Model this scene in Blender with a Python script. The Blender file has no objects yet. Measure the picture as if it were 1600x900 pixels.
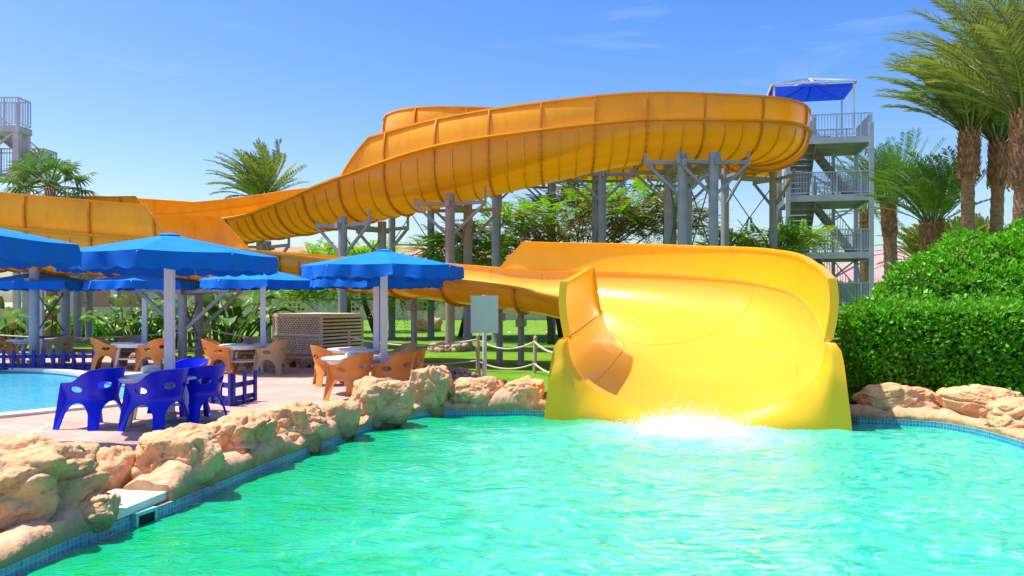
import bpy, bmesh, math, random
from mathutils import Vector, Matrix, noise
from mathutils.geometry import delaunay_2d_cdt
R = math.radians
PI = math.pi
scn = bpy.context.scene
COL = scn.collection
F, HY, EYE = 1300.0, 472.0, 1.85          # focal length in photo pixels, horizon row, eye height

def at(px, py, d):                         # a point d metres ahead
    return Vector(((px-800)/F*d, d, EYE-(py-HY)/F*d))
def gp(px, py, z=0.0):                     # point on the level z
    d = (EYE-z)*F/(py-HY)
    return Vector(((px-800)/F*d, d, z))
def xa(px, d): return (px-800)/F*d
def za(py, d): return EYE-(py-HY)/F*d

# ------------------------------------------------------------------ materials
def N(nt, t, **kw):
    n = nt.nodes.new(t)
    for k, v in kw.items(): setattr(n, k, v)
    return n
def mat(name, c1, c2=None, rough=0.6, damp=None, scale=6.0, detail=5.0, bump=0.0, bscale=None, metal=0.0, spec=0.5,
        island=0.0, transl=0.0, coat=0.0, stain=None, stain_scale=1.5, stain_pos=(0.5, 0.65), stretch=(1, 1, 1), tcol=None, back=None):
    m = bpy.data.materials.new(name); m.use_nodes = True
    nt = m.node_tree; nt.nodes.clear(); L = nt.links.new
    out = N(nt, 'ShaderNodeOutputMaterial'); b = N(nt, 'ShaderNodeBsdfPrincipled')
    b.inputs['Roughness'].default_value = rough; b.inputs['Metallic'].default_value = metal
    b.inputs['Specular IOR Level'].default_value = spec
    b.inputs['Coat Weight'].default_value = coat; b.inputs['Coat Roughness'].default_value = 0.08
    tc = N(nt, 'ShaderNodeTexCoord'); mp = N(nt, 'ShaderNodeMapping'); mp.inputs['Scale'].default_value = stretch
    geo = N(nt, 'ShaderNodeNewGeometry')
    L(tc.outputs['Object'], mp.inputs['Vector'])
    c2 = c2 or tuple(x*0.8 for x in c1)
    nz = N(nt, 'ShaderNodeTexNoise'); nz.inputs['Scale'].default_value = scale; nz.inputs['Detail'].default_value = detail
    L(mp.outputs[0], nz.inputs['Vector'])
    rp = N(nt, 'ShaderNodeValToRGB'); rp.color_ramp.elements[0].position = 0.32; rp.color_ramp.elements[1].position = 0.68
    rp.color_ramp.elements[0].color = (*c2, 1); rp.color_ramp.elements[1].color = (*c1, 1)
    L(nz.outputs['Fac'], rp.inputs['Fac'])
    col = rp.outputs['Color']
    if stain:
        n2 = N(nt, 'ShaderNodeTexNoise'); n2.inputs['Scale'].default_value = stain_scale; n2.inputs['Detail'].default_value = 8; n2.inputs['Roughness'].default_value = 0.65
        L(mp.outputs[0], n2.inputs['Vector'])
        r2 = N(nt, 'ShaderNodeValToRGB'); r2.color_ramp.elements[0].position = stain_pos[0]; r2.color_ramp.elements[1].position = stain_pos[1]
        L(n2.outputs['Fac'], r2.inputs['Fac'])
        mx = N(nt, 'ShaderNodeMix', data_type='RGBA'); L(r2.outputs['Color'], mx.inputs['Factor']); L(col, mx.inputs['A'])
        mx.inputs['B'].default_value = (*stain, 1); col = mx.outputs['Result']
    if damp:                                  # damp, algae-stained foot just above the water
        sx = N(nt, 'ShaderNodeSeparateXYZ'); L(tc.outputs['Object'], sx.inputs[0])
        nd = N(nt, 'ShaderNodeTexNoise'); nd.inputs['Scale'].default_value = 5; nd.inputs['Detail'].default_value = 6; L(tc.outputs['Object'], nd.inputs[0])
        ma = N(nt, 'ShaderNodeMath', operation='MULTIPLY_ADD'); L(nd.outputs['Fac'], ma.inputs[0]); ma.inputs[1].default_value = -.30; L(sx.outputs['Z'], ma.inputs[2])
        md = N(nt, 'ShaderNodeMapRange', interpolation_type='SMOOTHSTEP'); md.inputs['From Min'].default_value = -.14; md.inputs['From Max'].default_value = .02; md.inputs['To Min'].default_value = .75; md.inputs['To Max'].default_value = 0
        L(ma.outputs[0], md.inputs['Value'])
        mdx = N(nt, 'ShaderNodeMix', data_type='RGBA'); L(md.outputs[0], mdx.inputs['Factor']); L(col, mdx.inputs['A']); mdx.inputs['B'].default_value = (*damp, 1); col = mdx.outputs['Result']
    if island:
        hs = N(nt, 'ShaderNodeHueSaturation')
        mr = N(nt, 'ShaderNodeMapRange'); mr.inputs['To Min'].default_value = 1-island; mr.inputs['To Max'].default_value = 1+island
        L(geo.outputs['Random Per Island'], mr.inputs['Value']); L(mr.outputs[0], hs.inputs['Value'])
        mh = N(nt, 'ShaderNodeMapRange'); mh.inputs['To Min'].default_value = 0.5-island*0.05; mh.inputs['To Max'].default_value = 0.5+island*0.03
        L(geo.outputs['Random Per Island'], mh.inputs['Value']); L(mh.outputs[0], hs.inputs['Hue'])
        L(col, hs.inputs['Color']); col = hs.outputs['Color']
    if back:                                  # back faces, the outside of the shell, take a duller colour
        mb = N(nt, 'ShaderNodeMix', data_type='RGBA'); L(geo.outputs['Backfacing'], mb.inputs['Factor']); L(col, mb.inputs['A']); mb.inputs['B'].default_value = (*back, 1); col = mb.outputs['Result']
    L(col, b.inputs['Base Color'])
    if bump:
        nb = N(nt, 'ShaderNodeTexNoise'); nb.inputs['Scale'].default_value = bscale or scale*3; nb.inputs['Detail'].default_value = 8
        L(mp.outputs[0], nb.inputs['Vector'])
        bp = N(nt, 'ShaderNodeBump'); bp.inputs['Strength'].default_value = bump; bp.inputs['Distance'].default_value = 0.05
        L(nb.outputs['Fac'], bp.inputs['Height']); L(bp.outputs[0], b.inputs['Normal'])
    sh = b.outputs[0]
    if transl:
        t = N(nt, 'ShaderNodeBsdfTranslucent')
        if tcol: t.inputs['Color'].default_value = (*tcol, 1)
        else: L(col, t.inputs['Color'])
        ms = N(nt, 'ShaderNodeMixShader'); ms.inputs[0].default_value = transl
        L(sh, ms.inputs[1]); L(t.outputs[0], ms.inputs[2]); sh = ms.outputs[0]
    L(sh, out.inputs['Surface'])
    return m

M = {}
M['slide'] = mat('slide_gelcoat', (0.88, 0.43, 0.008), (0.83, 0.385, 0.007), rough=0.30, scale=0.7, spec=0.4, transl=0.10, coat=0.15, tcol=(0.95, 0.36, 0.003),
                 stain=(0.62, 0.24, 0.008), stain_scale=1.5, stain_pos=(0.5, 0.82), stretch=(1, 1, .35), back=(0.74, 0.325, 0.007))
M['slide_wall'] = mat('slide_wall_gelcoat', (0.88, 0.43, 0.008), (0.83, 0.385, 0.007), rough=0.30, scale=0.7, spec=0.4, transl=0.20, coat=0.15, tcol=(0.95, 0.36, 0.003),
                 stain=(0.62, 0.24, 0.008), stain_scale=1.5, stain_pos=(0.5, 0.82), stretch=(1, 1, .35))
M['slide_rib'] = mat('slide_joint_rib', (0.66, 0.26, 0.006), (0.58, 0.21, 0.005), rough=0.5, scale=2)
M['slide_in'] = mat('runout_gelcoat', (0.92, 0.47, 0.045), (0.89, 0.43, 0.036), rough=0.25, scale=0.8, spec=0.4, transl=0.06, coat=0.25, tcol=(0.95, 0.40, 0.004),
                    stain=(0.86, 0.48, 0.016), stain_scale=1.4, stain_pos=(0.52, 0.85), back=(0.60, 0.25, 0.006))
M['slide_foot'] = mat('runout_wall_gelcoat', (0.93, 0.54, 0.014), (0.90, 0.49, 0.011), rough=0.28, scale=0.8, spec=0.4, transl=0.16, coat=0.2, tcol=(0.95, 0.40, 0.004),
                    stain=(0.84, 0.44, 0.012), stain_scale=1.4, stain_pos=(0.52, 0.85))
M['rust'] = mat('bolt_rust', (0.45, 0.16, 0.01), (0.36, 0.11, 0.01), rough=0.8)
M['steel'] = mat('galvanised_steel', (0.36, 0.37, 0.40), (0.28, 0.29, 0.33), rough=0.5, scale=3, metal=0.15, stain=(0.33, 0.24, 0.17), stain_scale=1.2, stain_pos=(0.6, 0.8))
M['steel2'] = mat('tower_steel', (0.52, 0.54, 0.58), (0.42, 0.44, 0.49), rough=0.5, scale=2, metal=0.2)
M['brown_bounce'] = mat('brown_bounce_steel', (0.42, 0.27, 0.20), (0.33, 0.22, 0.18), rough=0.6, scale=2.5, stain=(0.34, 0.33, 0.35), stain_scale=.9, stain_pos=(0.5, 0.7))  # grey steel with the brown of reflected light put into its colour
M['tread'] = mat('stair_tread', (0.30, 0.31, 0.29), (0.22, 0.23, 0.21), rough=0.7, scale=4)
M['cable'] = mat('brace_cable', (0.16, 0.16, 0.17), rough=0.5, metal=0.4)
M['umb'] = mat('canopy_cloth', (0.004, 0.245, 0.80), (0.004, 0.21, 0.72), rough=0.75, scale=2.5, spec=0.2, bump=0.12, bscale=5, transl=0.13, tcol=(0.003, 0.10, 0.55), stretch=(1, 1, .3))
M['val'] = mat('valance_shaded_cloth', (0.004, 0.14, 0.58), (0.004, 0.12, 0.50), rough=0.8, scale=3, spec=0.15, bump=0.1, bscale=6)  # canopy blue made darker: the valance's shade is put into its colour
M['white'] = mat('white_paint', (0.78, 0.79, 0.80), (0.68, 0.69, 0.71), rough=0.45, scale=2)
M['table'] = mat('white_plastic', (0.72, 0.75, 0.78), (0.66, 0.69, 0.72), rough=0.35, scale=5)
M['bluechair'] = mat('blue_plastic', (0.0012, 0.012, 0.74), (0.001, 0.010, 0.64), rough=0.33, scale=3, spec=0.4)
M['bluewood'] = mat('blue_painted_wood', (0.008, 0.022, 0.30), (0.006, 0.015, 0.22), rough=0.6, scale=6)
M['orange'] = mat('tan_plastic', (0.78, 0.30, 0.055), (0.68, 0.24, 0.04), rough=0.4, scale=4)
M['beige'] = mat('faded_tan_plastic', (0.52, 0.34, 0.16), (0.45, 0.30, 0.15), rough=0.5, scale=4)
M['rock'] = mat('sandstone_rock', (0.80, 0.465, 0.25), (0.66, 0.335, 0.155), rough=0.9, scale=3.5, detail=12, bump=0.9, bscale=13, spec=0.15, damp=(0.27, 0.19, 0.10),
                stain=(0.40, 0.25, 0.13), stain_scale=4.5, stain_pos=(0.56, 0.74))
M['rock2'] = mat('sandy_rock_kerb', (0.74, 0.45, 0.28), (0.62, 0.35, 0.19), rough=0.9, scale=3, detail=9, bump=0.9, bscale=12, spec=0.15, damp=(0.27, 0.22, 0.10),
                 stain=(0.30, 0.26, 0.12), stain_scale=3.2, stain_pos=(0.55, 0.72), stretch=(1, 1, .4))
M['stone'] = mat('border_stone', (0.55, 0.37, 0.26), (0.36, 0.25, 0.19), rough=0.9, scale=8, bump=0.4, island=0.3)
M['leaf'] = mat('hedge_leaf', (0.16, 0.47, 0.016), (0.085, 0.33, 0.010), rough=0.42, scale=1.6, island=0.55, transl=0.36, tcol=(0.15, 0.50, 0.008), spec=0.4)
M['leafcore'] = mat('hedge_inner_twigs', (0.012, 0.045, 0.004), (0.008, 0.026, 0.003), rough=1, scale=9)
M['treeleaf'] = mat('tree_leaflet', (0.22, 0.46, 0.018), (0.14, 0.33, 0.014), rough=0.5, scale=0.6, island=0.4, transl=0.42, tcol=(0.28, 0.58, 0.012))
M['treedry'] = mat('dry_leaflet', (0.34, 0.27, 0.07), (0.27, 0.17, 0.06), rough=0.7, scale=1, island=0.4, transl=0.35)
M['frond'] = mat('palm_frond', (0.28, 0.31, 0.08), (0.16, 0.22, 0.055), rough=0.45, scale=1.0, island=0.5, transl=0.3, tcol=(0.30, 0.38, 0.05))
M['frondg'] = mat('green_palm_frond', (0.18, 0.32, 0.06), (0.11, 0.22, 0.04), rough=0.45, scale=1.0, island=0.4, transl=0.25, tcol=(0.16, 0.34, 0.03))
M['banana'] = mat('broad_leaf', (0.14, 0.29, 0.05), (0.07, 0.17, 0.025), rough=0.4, scale=3, island=0.35, transl=0.3, stain=(0.33, 0.30, 0.10), stain_scale=2, stain_pos=(0.55, 0.7))
M['palmtrunk'] = mat('palm_bark', (0.44, 0.24, 0.13), (0.24, 0.12, 0.065), rough=0.95, scale=5, bump=0.8, bscale=10, stretch=(1, 1, 2.5))
M['boot'] = mat('palm_leaf_base', (0.45, 0.22, 0.10), (0.25, 0.11, 0.05), rough=0.95, scale=6, island=0.35)
M['bark'] = mat('dark_bark', (0.13, 0.09, 0.06), (0.07, 0.05, 0.035), rough=0.95, scale=7, bump=0.5)
M['rope'] = mat('cream_rope', (0.72, 0.65, 0.52), (0.6, 0.52, 0.4), rough=0.9, scale=30)
M['wood'] = mat('weathered_wood', (0.55, 0.42, 0.28), (0.42, 0.31, 0.2), rough=0.85, scale=6, stretch=(3, 3, .5))
M['sign'] = mat('pale_green_board', (0.50, 0.80, 0.66), (0.46, 0.75, 0.62), rough=0.5, scale=1.5)
M['salmon'] = mat('salmon_render', (0.60, 0.24, 0.17), (0.54, 0.21, 0.15), rough=0.9, scale=1, bump=0.1)
M['beigewall'] = mat('beige_render', (0.62, 0.47, 0.34), (0.55, 0.41, 0.29), rough=0.9, scale=0.5)
M['roof'] = mat('red_tile_roof', (0.50, 0.25, 0.19), (0.42, 0.2, 0.15), rough=0.85, scale=2)
M['window'] = mat('pale_window', (0.5, 0.5, 0.48), (0.4, 0.42, 0.42), rough=0.2, scale=1)
M['dark'] = mat('dark_opening', (0.01, 0.012, 0.012), rough=0.8)
M['soil'] = mat('dark_soil', (0.10, 0.065, 0.04), (0.06, 0.04, 0.025), rough=1, scale=9, bump=0.5)
M['canopy'] = mat('royal_blue_shade_cloth', (0.004, 0.035, 0.48), (0.003, 0.028, 0.42), rough=0.8, scale=2, transl=0.35, tcol=(0.004, 0.05, 0.6))
M['slab'] = mat('white_slab', (0.80, 0.78, 0.70), (0.72, 0.69, 0.60), rough=0.8, scale=4, bump=0.15)
M['foam'] = mat('white_foam', (0.93, 0.96, 0.95), (0.86, 0.93, 0.91), rough=0.6, scale=6, bump=0.4, transl=0.25, tcol=(0.9, 0.97, 0.95))
M['skim'] = mat('skimmer_frame_plastic', (0.25, 0.62, 0.62), rough=0.4)
M['hill'] = mat('desert_hill_rock', (0.50, 0.30, 0.27), (0.37, 0.21, 0.21), rough=1, scale=0.03, detail=10, bump=0.0)
M['ground'] = mat('desert_sand', (0.52, 0.38, 0.26), (0.45, 0.32, 0.21), rough=1, scale=0.05)
M['grass'] = mat('lawn_grass', (0.15, 0.32, 0.010), (0.085, 0.21, 0.008), rough=0.9, scale=1.3, detail=10, bump=0.6, bscale=22, spec=0.2, stain=(0.19, 0.26, 0.03), stain_scale=0.3, stain_pos=(0.5, 0.75))
M['cope'] = mat('white_coping', (0.72, 0.68, 0.60), (0.64, 0.58, 0.5), rough=0.8, scale=4)
M['ash'] = mat('pale_blue_plastic', (0.16, 0.27, 0.42), rough=0.4)
M['grille'] = mat('cream_lattice', (0.82, 0.70, 0.56), (0.74, 0.61, 0.48), rough=0.8, scale=3)
M['lightgreen'] = mat('green_vinyl', (0.10, 0.36, 0.14), rough=0.5)

def paving():
    m = bpy.data.materials.new('pink_paving'); m.use_nodes = True; nt = m.node_tree; L = nt.links.new
    b = nt.nodes['Principled BSDF']; b.inputs['Roughness'].default_value = 0.85; b.inputs['Specular IOR Level'].default_value = 0.2
    tc = N(nt, 'ShaderNodeTexCoord'); mp = N(nt, 'ShaderNodeMapping'); mp.inputs['Rotation'].default_value = (0, 0, R(38))
    L(tc.outputs['Object'], mp.inputs[0])
    br = N(nt, 'ShaderNodeTexBrick'); br.inputs['Scale'].default_value = 1.35; br.inputs['Mortar Size'].default_value = 0.012
    br.inputs['Color1'].default_value = (0.56, 0.385, 0.315, 1); br.inputs['Color2'].default_value = (0.50, 0.33, 0.27, 1); br.inputs['Mortar'].default_value = (0.36, 0.25, 0.21, 1)
    br.inputs['Bias'].default_value = -0.1
    L(mp.outputs[0], br.inputs['Vector'])
    nz = N(nt, 'ShaderNodeTexNoise'); nz.inputs['Scale'].default_value = 0.9; nz.inputs['Detail'].default_value = 9; L(tc.outputs['Object'], nz.inputs[0])
    rp = N(nt, 'ShaderNodeValToRGB'); rp.color_ramp.elements[0].position = .3; rp.color_ramp.elements[1].position = .7
    rp.color_ramp.elements[0].color = (0.80, 0.78, 0.77, 1); rp.color_ramp.elements[1].color = (1.12, 1.1, 1.08, 1)
    L(nz.outputs['Fac'], rp.inputs[0])
    mx = N(nt, 'ShaderNodeMix', data_type='RGBA', blend_type='MULTIPLY'); mx.inputs['Factor'].default_value = 1
    L(br.outputs['Color'], mx.inputs['A']); L(rp.outputs[0], mx.inputs['B'])
    L(mx.outputs['Result'], b.inputs['Base Color'])
    return m
M['paving'] = paving()

def mosaic():
    m = bpy.data.materials.new('blue_mosaic_tile'); m.use_nodes = True; nt = m.node_tree; L = nt.links.new
    b = nt.nodes['Principled BSDF']; b.inputs['Roughness'].default_value = 0.25
    tc = N(nt, 'ShaderNodeTexCoord')
    # the band runs round the pool: use the distance along it (UV)
    br = N(nt, 'ShaderNodeTexBrick'); br.offset = 0.0; br.squash = 1.0
    br.inputs['Scale'].default_value = 1.0; br.inputs['Mortar Size'].default_value = 0.0028
    br.inputs['Brick Width'].default_value = 0.05; br.inputs['Row Height'].default_value = 0.05
    br.inputs['Color1'].default_value = (0.010, 0.20, 0.40, 1); br.inputs['Color2'].default_value = (0.02, 0.34, 0.48, 1); br.inputs['Mortar'].default_value = (0.32, 0.52, 0.55, 1)
    L(tc.outputs['UV'], br.inputs['Vector']); L(br.outputs['Color'], b.inputs['Base Color'])
    return m
M['mosaic'] = mosaic()

def water(name, edge_c, mid_c, foam_web_c, axis_pts, wave=7.0, strength=0.55, foam=(0.54, 0.74), scale=1.1, yedge=None, web_dark_c=(0.02, 0.46, 0.38), churn=(0, 0, -50)):
    m = bpy.data.materials.new(name); m.use_nodes = True; nt = m.node_tree; L = nt.links.new
    b = nt.nodes['Principled BSDF']; b.inputs['Roughness'].default_value = 0.04; b.inputs['IOR'].default_value = 1.33
    tc = N(nt, 'ShaderNodeTexCoord'); sp = N(nt, 'ShaderNodeSeparateXYZ'); L(tc.outputs['Object'], sp.inputs[0])
    nz = N(nt, 'ShaderNodeTexNoise'); nz.inputs['Scale'].default_value = scale; nz.inputs['Detail'].default_value = 6; nz.inputs['Distortion'].default_value = 1.2
    mp = N(nt, 'ShaderNodeMapping'); mp.inputs['Scale'].default_value = (0.75, 1.3, 1); L(tc.outputs['Object'], mp.inputs[0]); L(mp.outputs[0], nz.inputs[0])
    # depth: shallower and clouded with air bubbles away from the rocky side
    dd = N(nt, 'ShaderNodeMath', operation='MULTIPLY_ADD'); L(nz.outputs['Fac'], dd.inputs[0]); dd.inputs[1].default_value = 3.6
    L(sp.outputs['X'], dd.inputs[2])
    mr = N(nt, 'ShaderNodeMapRange', interpolation_type='SMOOTHSTEP'); mr.inputs['From Min'].default_value = axis_pts[0]; mr.inputs['From Max'].default_value = axis_pts[1]
    L(dd.outputs[0], mr.inputs['Value'])
    if yedge:
        my = N(nt, 'ShaderNodeMath', operation='MULTIPLY_ADD'); L(nz.outputs['Fac'], my.inputs[0]); my.inputs[1].default_value = -2.4; L(sp.outputs['Y'], my.inputs[2])
        m2 = N(nt, 'ShaderNodeMapRange', interpolation_type='SMOOTHSTEP'); m2.inputs['From Min'].default_value = yedge-1.2; m2.inputs['From Max'].default_value = yedge-3.0; L(my.outputs[0], m2.inputs['Value'])
        mm = N(nt, 'ShaderNodeMath', operation='MULTIPLY'); L(mr.outputs[0], mm.inputs[0]); L(m2.outputs[0], mm.inputs[1]); mr = mm
    c1 = N(nt, 'ShaderNodeMix', data_type='RGBA'); c1.inputs['A'].default_value = (*edge_c, 1); c1.inputs['B'].default_value = (*mid_c, 1)
    L(mr.outputs[0], c1.inputs['Factor'])
    n3 = N(nt, 'ShaderNodeTexNoise'); n3.inputs['Scale'].default_value = 2.6; n3.inputs['Detail'].default_value = 9; n3.inputs['Roughness'].default_value = .68; n3.inputs['Distortion'].default_value = 2.0
    mp3 = N(nt, 'ShaderNodeMapping'); mp3.inputs['Scale'].default_value = (0.95, 1.25, 1); mp3.inputs['Rotation'].default_value = (0, 0, R(14)); L(tc.outputs['Object'], mp3.inputs[0]); L(mp3.outputs[0], n3.inputs[0])
    rp = N(nt, 'ShaderNodeValToRGB'); rp.color_ramp.elements[0].position = foam[0]; rp.color_ramp.elements[1].position = foam[1]; L(n3.outputs['Fac'], rp.inputs[0])  # pale streaks: foam, plus the web of refracted light painted into the colour
    fm = N(nt, 'ShaderNodeMath', operation='MULTIPLY'); L(rp.outputs[0], fm.inputs[0]); L(mr.outputs[0], fm.inputs[1])
    nd = N(nt, 'ShaderNodeTexNoise'); nd.inputs['Scale'].default_value = 1.7; nd.inputs['Detail'].default_value = 7; nd.inputs['Roughness'].default_value = .6; nd.inputs['Distortion'].default_value = 2.5
    L(mp3.outputs[0], nd.inputs[0])
    rd = N(nt, 'ShaderNodeValToRGB'); rd.color_ramp.elements[0].position = .46; rd.color_ramp.elements[1].position = .66; L(nd.outputs['Fac'], rd.inputs[0])
    cd = N(nt, 'ShaderNodeMix', data_type='RGBA'); L(rd.outputs[0], cd.inputs['Factor']); L(c1.outputs['Result'], cd.inputs['A']); cd.inputs['B'].default_value = (*web_dark_c, 1)  # darker teal patches: dark gaps of the refracted-light web, painted in
    # foam carried out from the foot of the slide
    vm = N(nt, 'ShaderNodeVectorMath', operation='DISTANCE'); L(tc.outputs['Object'], vm.inputs[0]); vm.inputs[1].default_value = churn
    mc = N(nt, 'ShaderNodeMapRange', interpolation_type='SMOOTHSTEP'); mc.inputs['From Min'].default_value = 0.5; mc.inputs['From Max'].default_value = 2.3; mc.inputs['To Min'].default_value = 0.75; mc.inputs['To Max'].default_value = 0.0
    nv = N(nt, 'ShaderNodeMath', operation='MULTIPLY_ADD'); L(n3.outputs['Fac'], nv.inputs[0]); nv.inputs[1].default_value = 3.0; L(vm.outputs['Value'], nv.inputs[2])
    sb = N(nt, 'ShaderNodeMath', operation='SUBTRACT'); L(nv.outputs[0], sb.inputs[0]); sb.inputs[1].default_value = 1.35; L(sb.outputs[0], mc.inputs['Value'])
    mxf = N(nt, 'ShaderNodeMath', operation='MAXIMUM'); L(fm.outputs[0], mxf.inputs[0]); L(mc.outputs[0], mxf.inputs[1])
    c2 = N(nt, 'ShaderNodeMix', data_type='RGBA'); L(mxf.outputs[0], c2.inputs['Factor']); L(cd.outputs['Result'], c2.inputs['A']); c2.inputs['B'].default_value = (*foam_web_c, 1)
    L(c2.outputs['Result'], b.inputs['Base Color'])
    w1 = N(nt, 'ShaderNodeTexNoise'); w1.inputs['Scale'].default_value = wave; w1.inputs['Detail'].default_value = 4; w1.inputs['Distortion'].default_value = 0.8
    mp2 = N(nt, 'ShaderNodeMapping'); mp2.inputs['Scale'].default_value = (0.8, 1.2, 1); L(tc.outputs['Object'], mp2.inputs[0]); L(mp2.outputs[0], w1.inputs[0])
    bp = N(nt, 'ShaderNodeBump'); bp.inputs['Strength'].default_value = strength; bp.inputs['Distance'].default_value = 0.12
    L(w1.outputs['Fac'], bp.inputs['Height']); L(bp.outputs[0], b.inputs['Normal'])
    return m
M['water'] = water('pool_water_green', (0.002, 0.38, 0.12), (0.065, 0.56, 0.365), (0.40, 0.84, 0.69), (-0.3, 2.2), foam=(0.55, 0.74), web_dark_c=(0.006, 0.38, 0.26), yedge=14.0, wave=4.6, churn=(2.75, 12.75, -.1))
M['water2'] = water('pool_water_blue', (0.05, 0.44, 0.66), (0.10, 0.52, 0.72), (0.4, 0.78, 0.88), (-14, -4), wave=5, strength=0.15, foam=(0.6, 0.85), web_dark_c=(0.05, 0.42, 0.64))

# ------------------------------------------------------------------ mesh helpers
class MB:
    def __init__(s): s.v = []; s.f = []; s.mi = []; s.cur = 0
    def add(s, vs, fs):
        o = len(s.v); s.v.extend([tuple(p) for p in vs]); s.f.extend([tuple(i+o for i in f) for f in fs]); s.mi.extend([s.cur]*len(fs))
    def box(s, c, size, rotz=0.0, mtx=None):
        hx, hy, hz = size[0]/2, size[1]/2, size[2]/2
        P = [Vector((x, y, z)) for z in (-hz, hz) for y in (-hy, hy) for x in (-hx, hx)]
        m = mtx or Matrix.Rotation(rotz, 3, 'Z')
        s.add([m @ p + Vector(c) for p in P], [(0, 2, 3, 1), (4, 5, 7, 6), (0, 1, 5, 4), (2, 6, 7, 3), (0, 4, 6, 2), (1, 3, 7, 5)])
    def beam(s, a, b, w, h=None):
        a, b = Vector(a), Vector(b); h = h or w; d = b-a; l = d.length
        if l < 1e-6: return
        q = d.to_track_quat('Y', 'Z').to_matrix()
        s.box((a+b)/2, (w, l, h), mtx=q)
    def tube(s, pts, rad, seg=8, caps=True):
        pts = [Vector(p) for p in pts]; n = len(pts)
        rads = rad if isinstance(rad, (list, tuple)) else [rad]*n
        rings = []; up = None
        for i, p in enumerate(pts):
            t = (pts[min(i+1, n-1)]-pts[max(i-1, 0)]).normalized()
            if up is None: up = Vector((0, 0, 1)) if abs(t.z) < 0.9 else Vector((0, 1, 0))
            x = t.cross(up)
            if x.length < 1e-4: x = t.orthogonal()
            x.normalize(); y = x.cross(t)
            up = y
            rings.append([p+(x*math.cos(2*PI*k/seg)+y*math.sin(2*PI*k/seg))*rads[i] for k in range(seg)])
        vs = [q for r in rings for q in r]; fs = []
        for i in range(n-1):
            for k in range(seg):
                fs.append((i*seg+k, i*seg+(k+1) % seg, (i+1)*seg+(k+1) % seg, (i+1)*seg+k))
        if caps: fs.append(tuple(reversed(range(seg)))); fs.append(tuple((n-1)*seg+k for k in range(seg)))
        s.add(vs, fs)
    def lathe(s, prof, c=(0, 0, 0), seg=20, sx=1, sy=1):
        n = len(prof); c = Vector(c)
        vs = [c+Vector((r*sx*math.cos(2*PI*k/seg), r*sy*math.sin(2*PI*k/seg), z)) for r, z in prof for k in range(seg)]
        fs = [(i*seg+k, i*seg+(k+1) % seg, (i+1)*seg+(k+1) % seg, (i+1)*seg+k) for i in range(n-1) for k in range(seg)]
        fs.append(tuple(reversed(range(seg)))); fs.append(tuple((n-1)*seg+k for k in range(seg)))
        s.add(vs, fs)
    def loft(s, secs, closed=True, caps=True):
        n = len(secs[0]); vs = [p for q in secs for p in q]; fs = []
        for i in range(len(secs)-1):
            for k in range(n if closed else n-1):
                fs.append((i*n+k, i*n+(k+1) % n, (i+1)*n+(k+1) % n, (i+1)*n+k))
        if closed and caps: fs.append(tuple(reversed(range(n)))); fs.append(tuple((len(secs)-1)*n+k for k in range(n)))
        s.add(vs, fs)
    def prism(s, outline, z0, z1):
        n = len(outline)
        vs = [(x, y, z0) for x, y in outline]+[(x, y, z1) for x, y in outline]
        fs = [tuple(reversed(range(n))), tuple(range(n, 2*n))]+[(k, (k+1) % n, n+(k+1) % n, n+k) for k in range(n)]
        s.add(vs, fs)
    def build(s, name, m, parent=None, smooth=False, world=True, sharp=None):
        me = bpy.data.meshes.new(name)
        off = Vector((0, 0, 0))
        if parent is not None and world: off = wloc(parent)
        me.from_pydata([(x-off.x, y-off.y, z-off.z) for x, y, z in s.v], [], s.f)
        ms = m if isinstance(m, (list, tuple)) else [m]
        for q in ms: me.materials.append(q)
        if len(ms) > 1: me.polygons.foreach_set('material_index', s.mi)
        if smooth: me.polygons.foreach_set('use_smooth', [True]*len(me.polygons))
        if smooth and sharp: me.set_sharp_from_angle(angle=R(sharp))
        me.update()
        o = bpy.data.objects.new(name, me); COL.objects.link(o)
        if parent is not None: o.parent = parent
        return o
def wloc(o):
    l = Vector((0, 0, 0))
    while o is not None: l = l+o.location; o = o.parent
    return l
def tag(o, label=None, cat=None, group=None, kind=None):
    if label: o['label'] = label
    if cat: o['category'] = cat
    if group: o['group'] = group
    if kind: o['kind'] = kind
    return o
def thing(name, label, cat, loc=(0, 0, 0), rotz=0.0, group=None):
    o = bpy.data.objects.new(name, None); COL.objects.link(o); o.location = loc; o.rotation_euler = (0, 0, rotz)
    return tag(o, label, cat, group)
KIDS = {}
def copy_tree(o, parent=None):
    c = o.copy(); COL.objects.link(c)
    if parent is not None: c.parent = parent
    for ch in [x for x in bpy.data.objects if x.parent == o]: copy_tree(ch, c)
    return c
def dup(o, loc, rotz, label, group=None, scale=None):
    c = copy_tree(o); c.location = loc; c.rotation_euler = (0, 0, rotz); c['label'] = label
    if group: c['group'] = group
    if scale: c.scale = scale
    return c
def inside(p, poly):
    x, y = p; r = False; j = len(poly)-1
    for i in range(len(poly)):
        xi, yi = poly[i]; xj, yj = poly[j]
        if (yi > y) != (yj > y) and x < (xj-xi)*(y-yi)/(yj-yi)+xi: r = not r
        j = i
    return r
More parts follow.
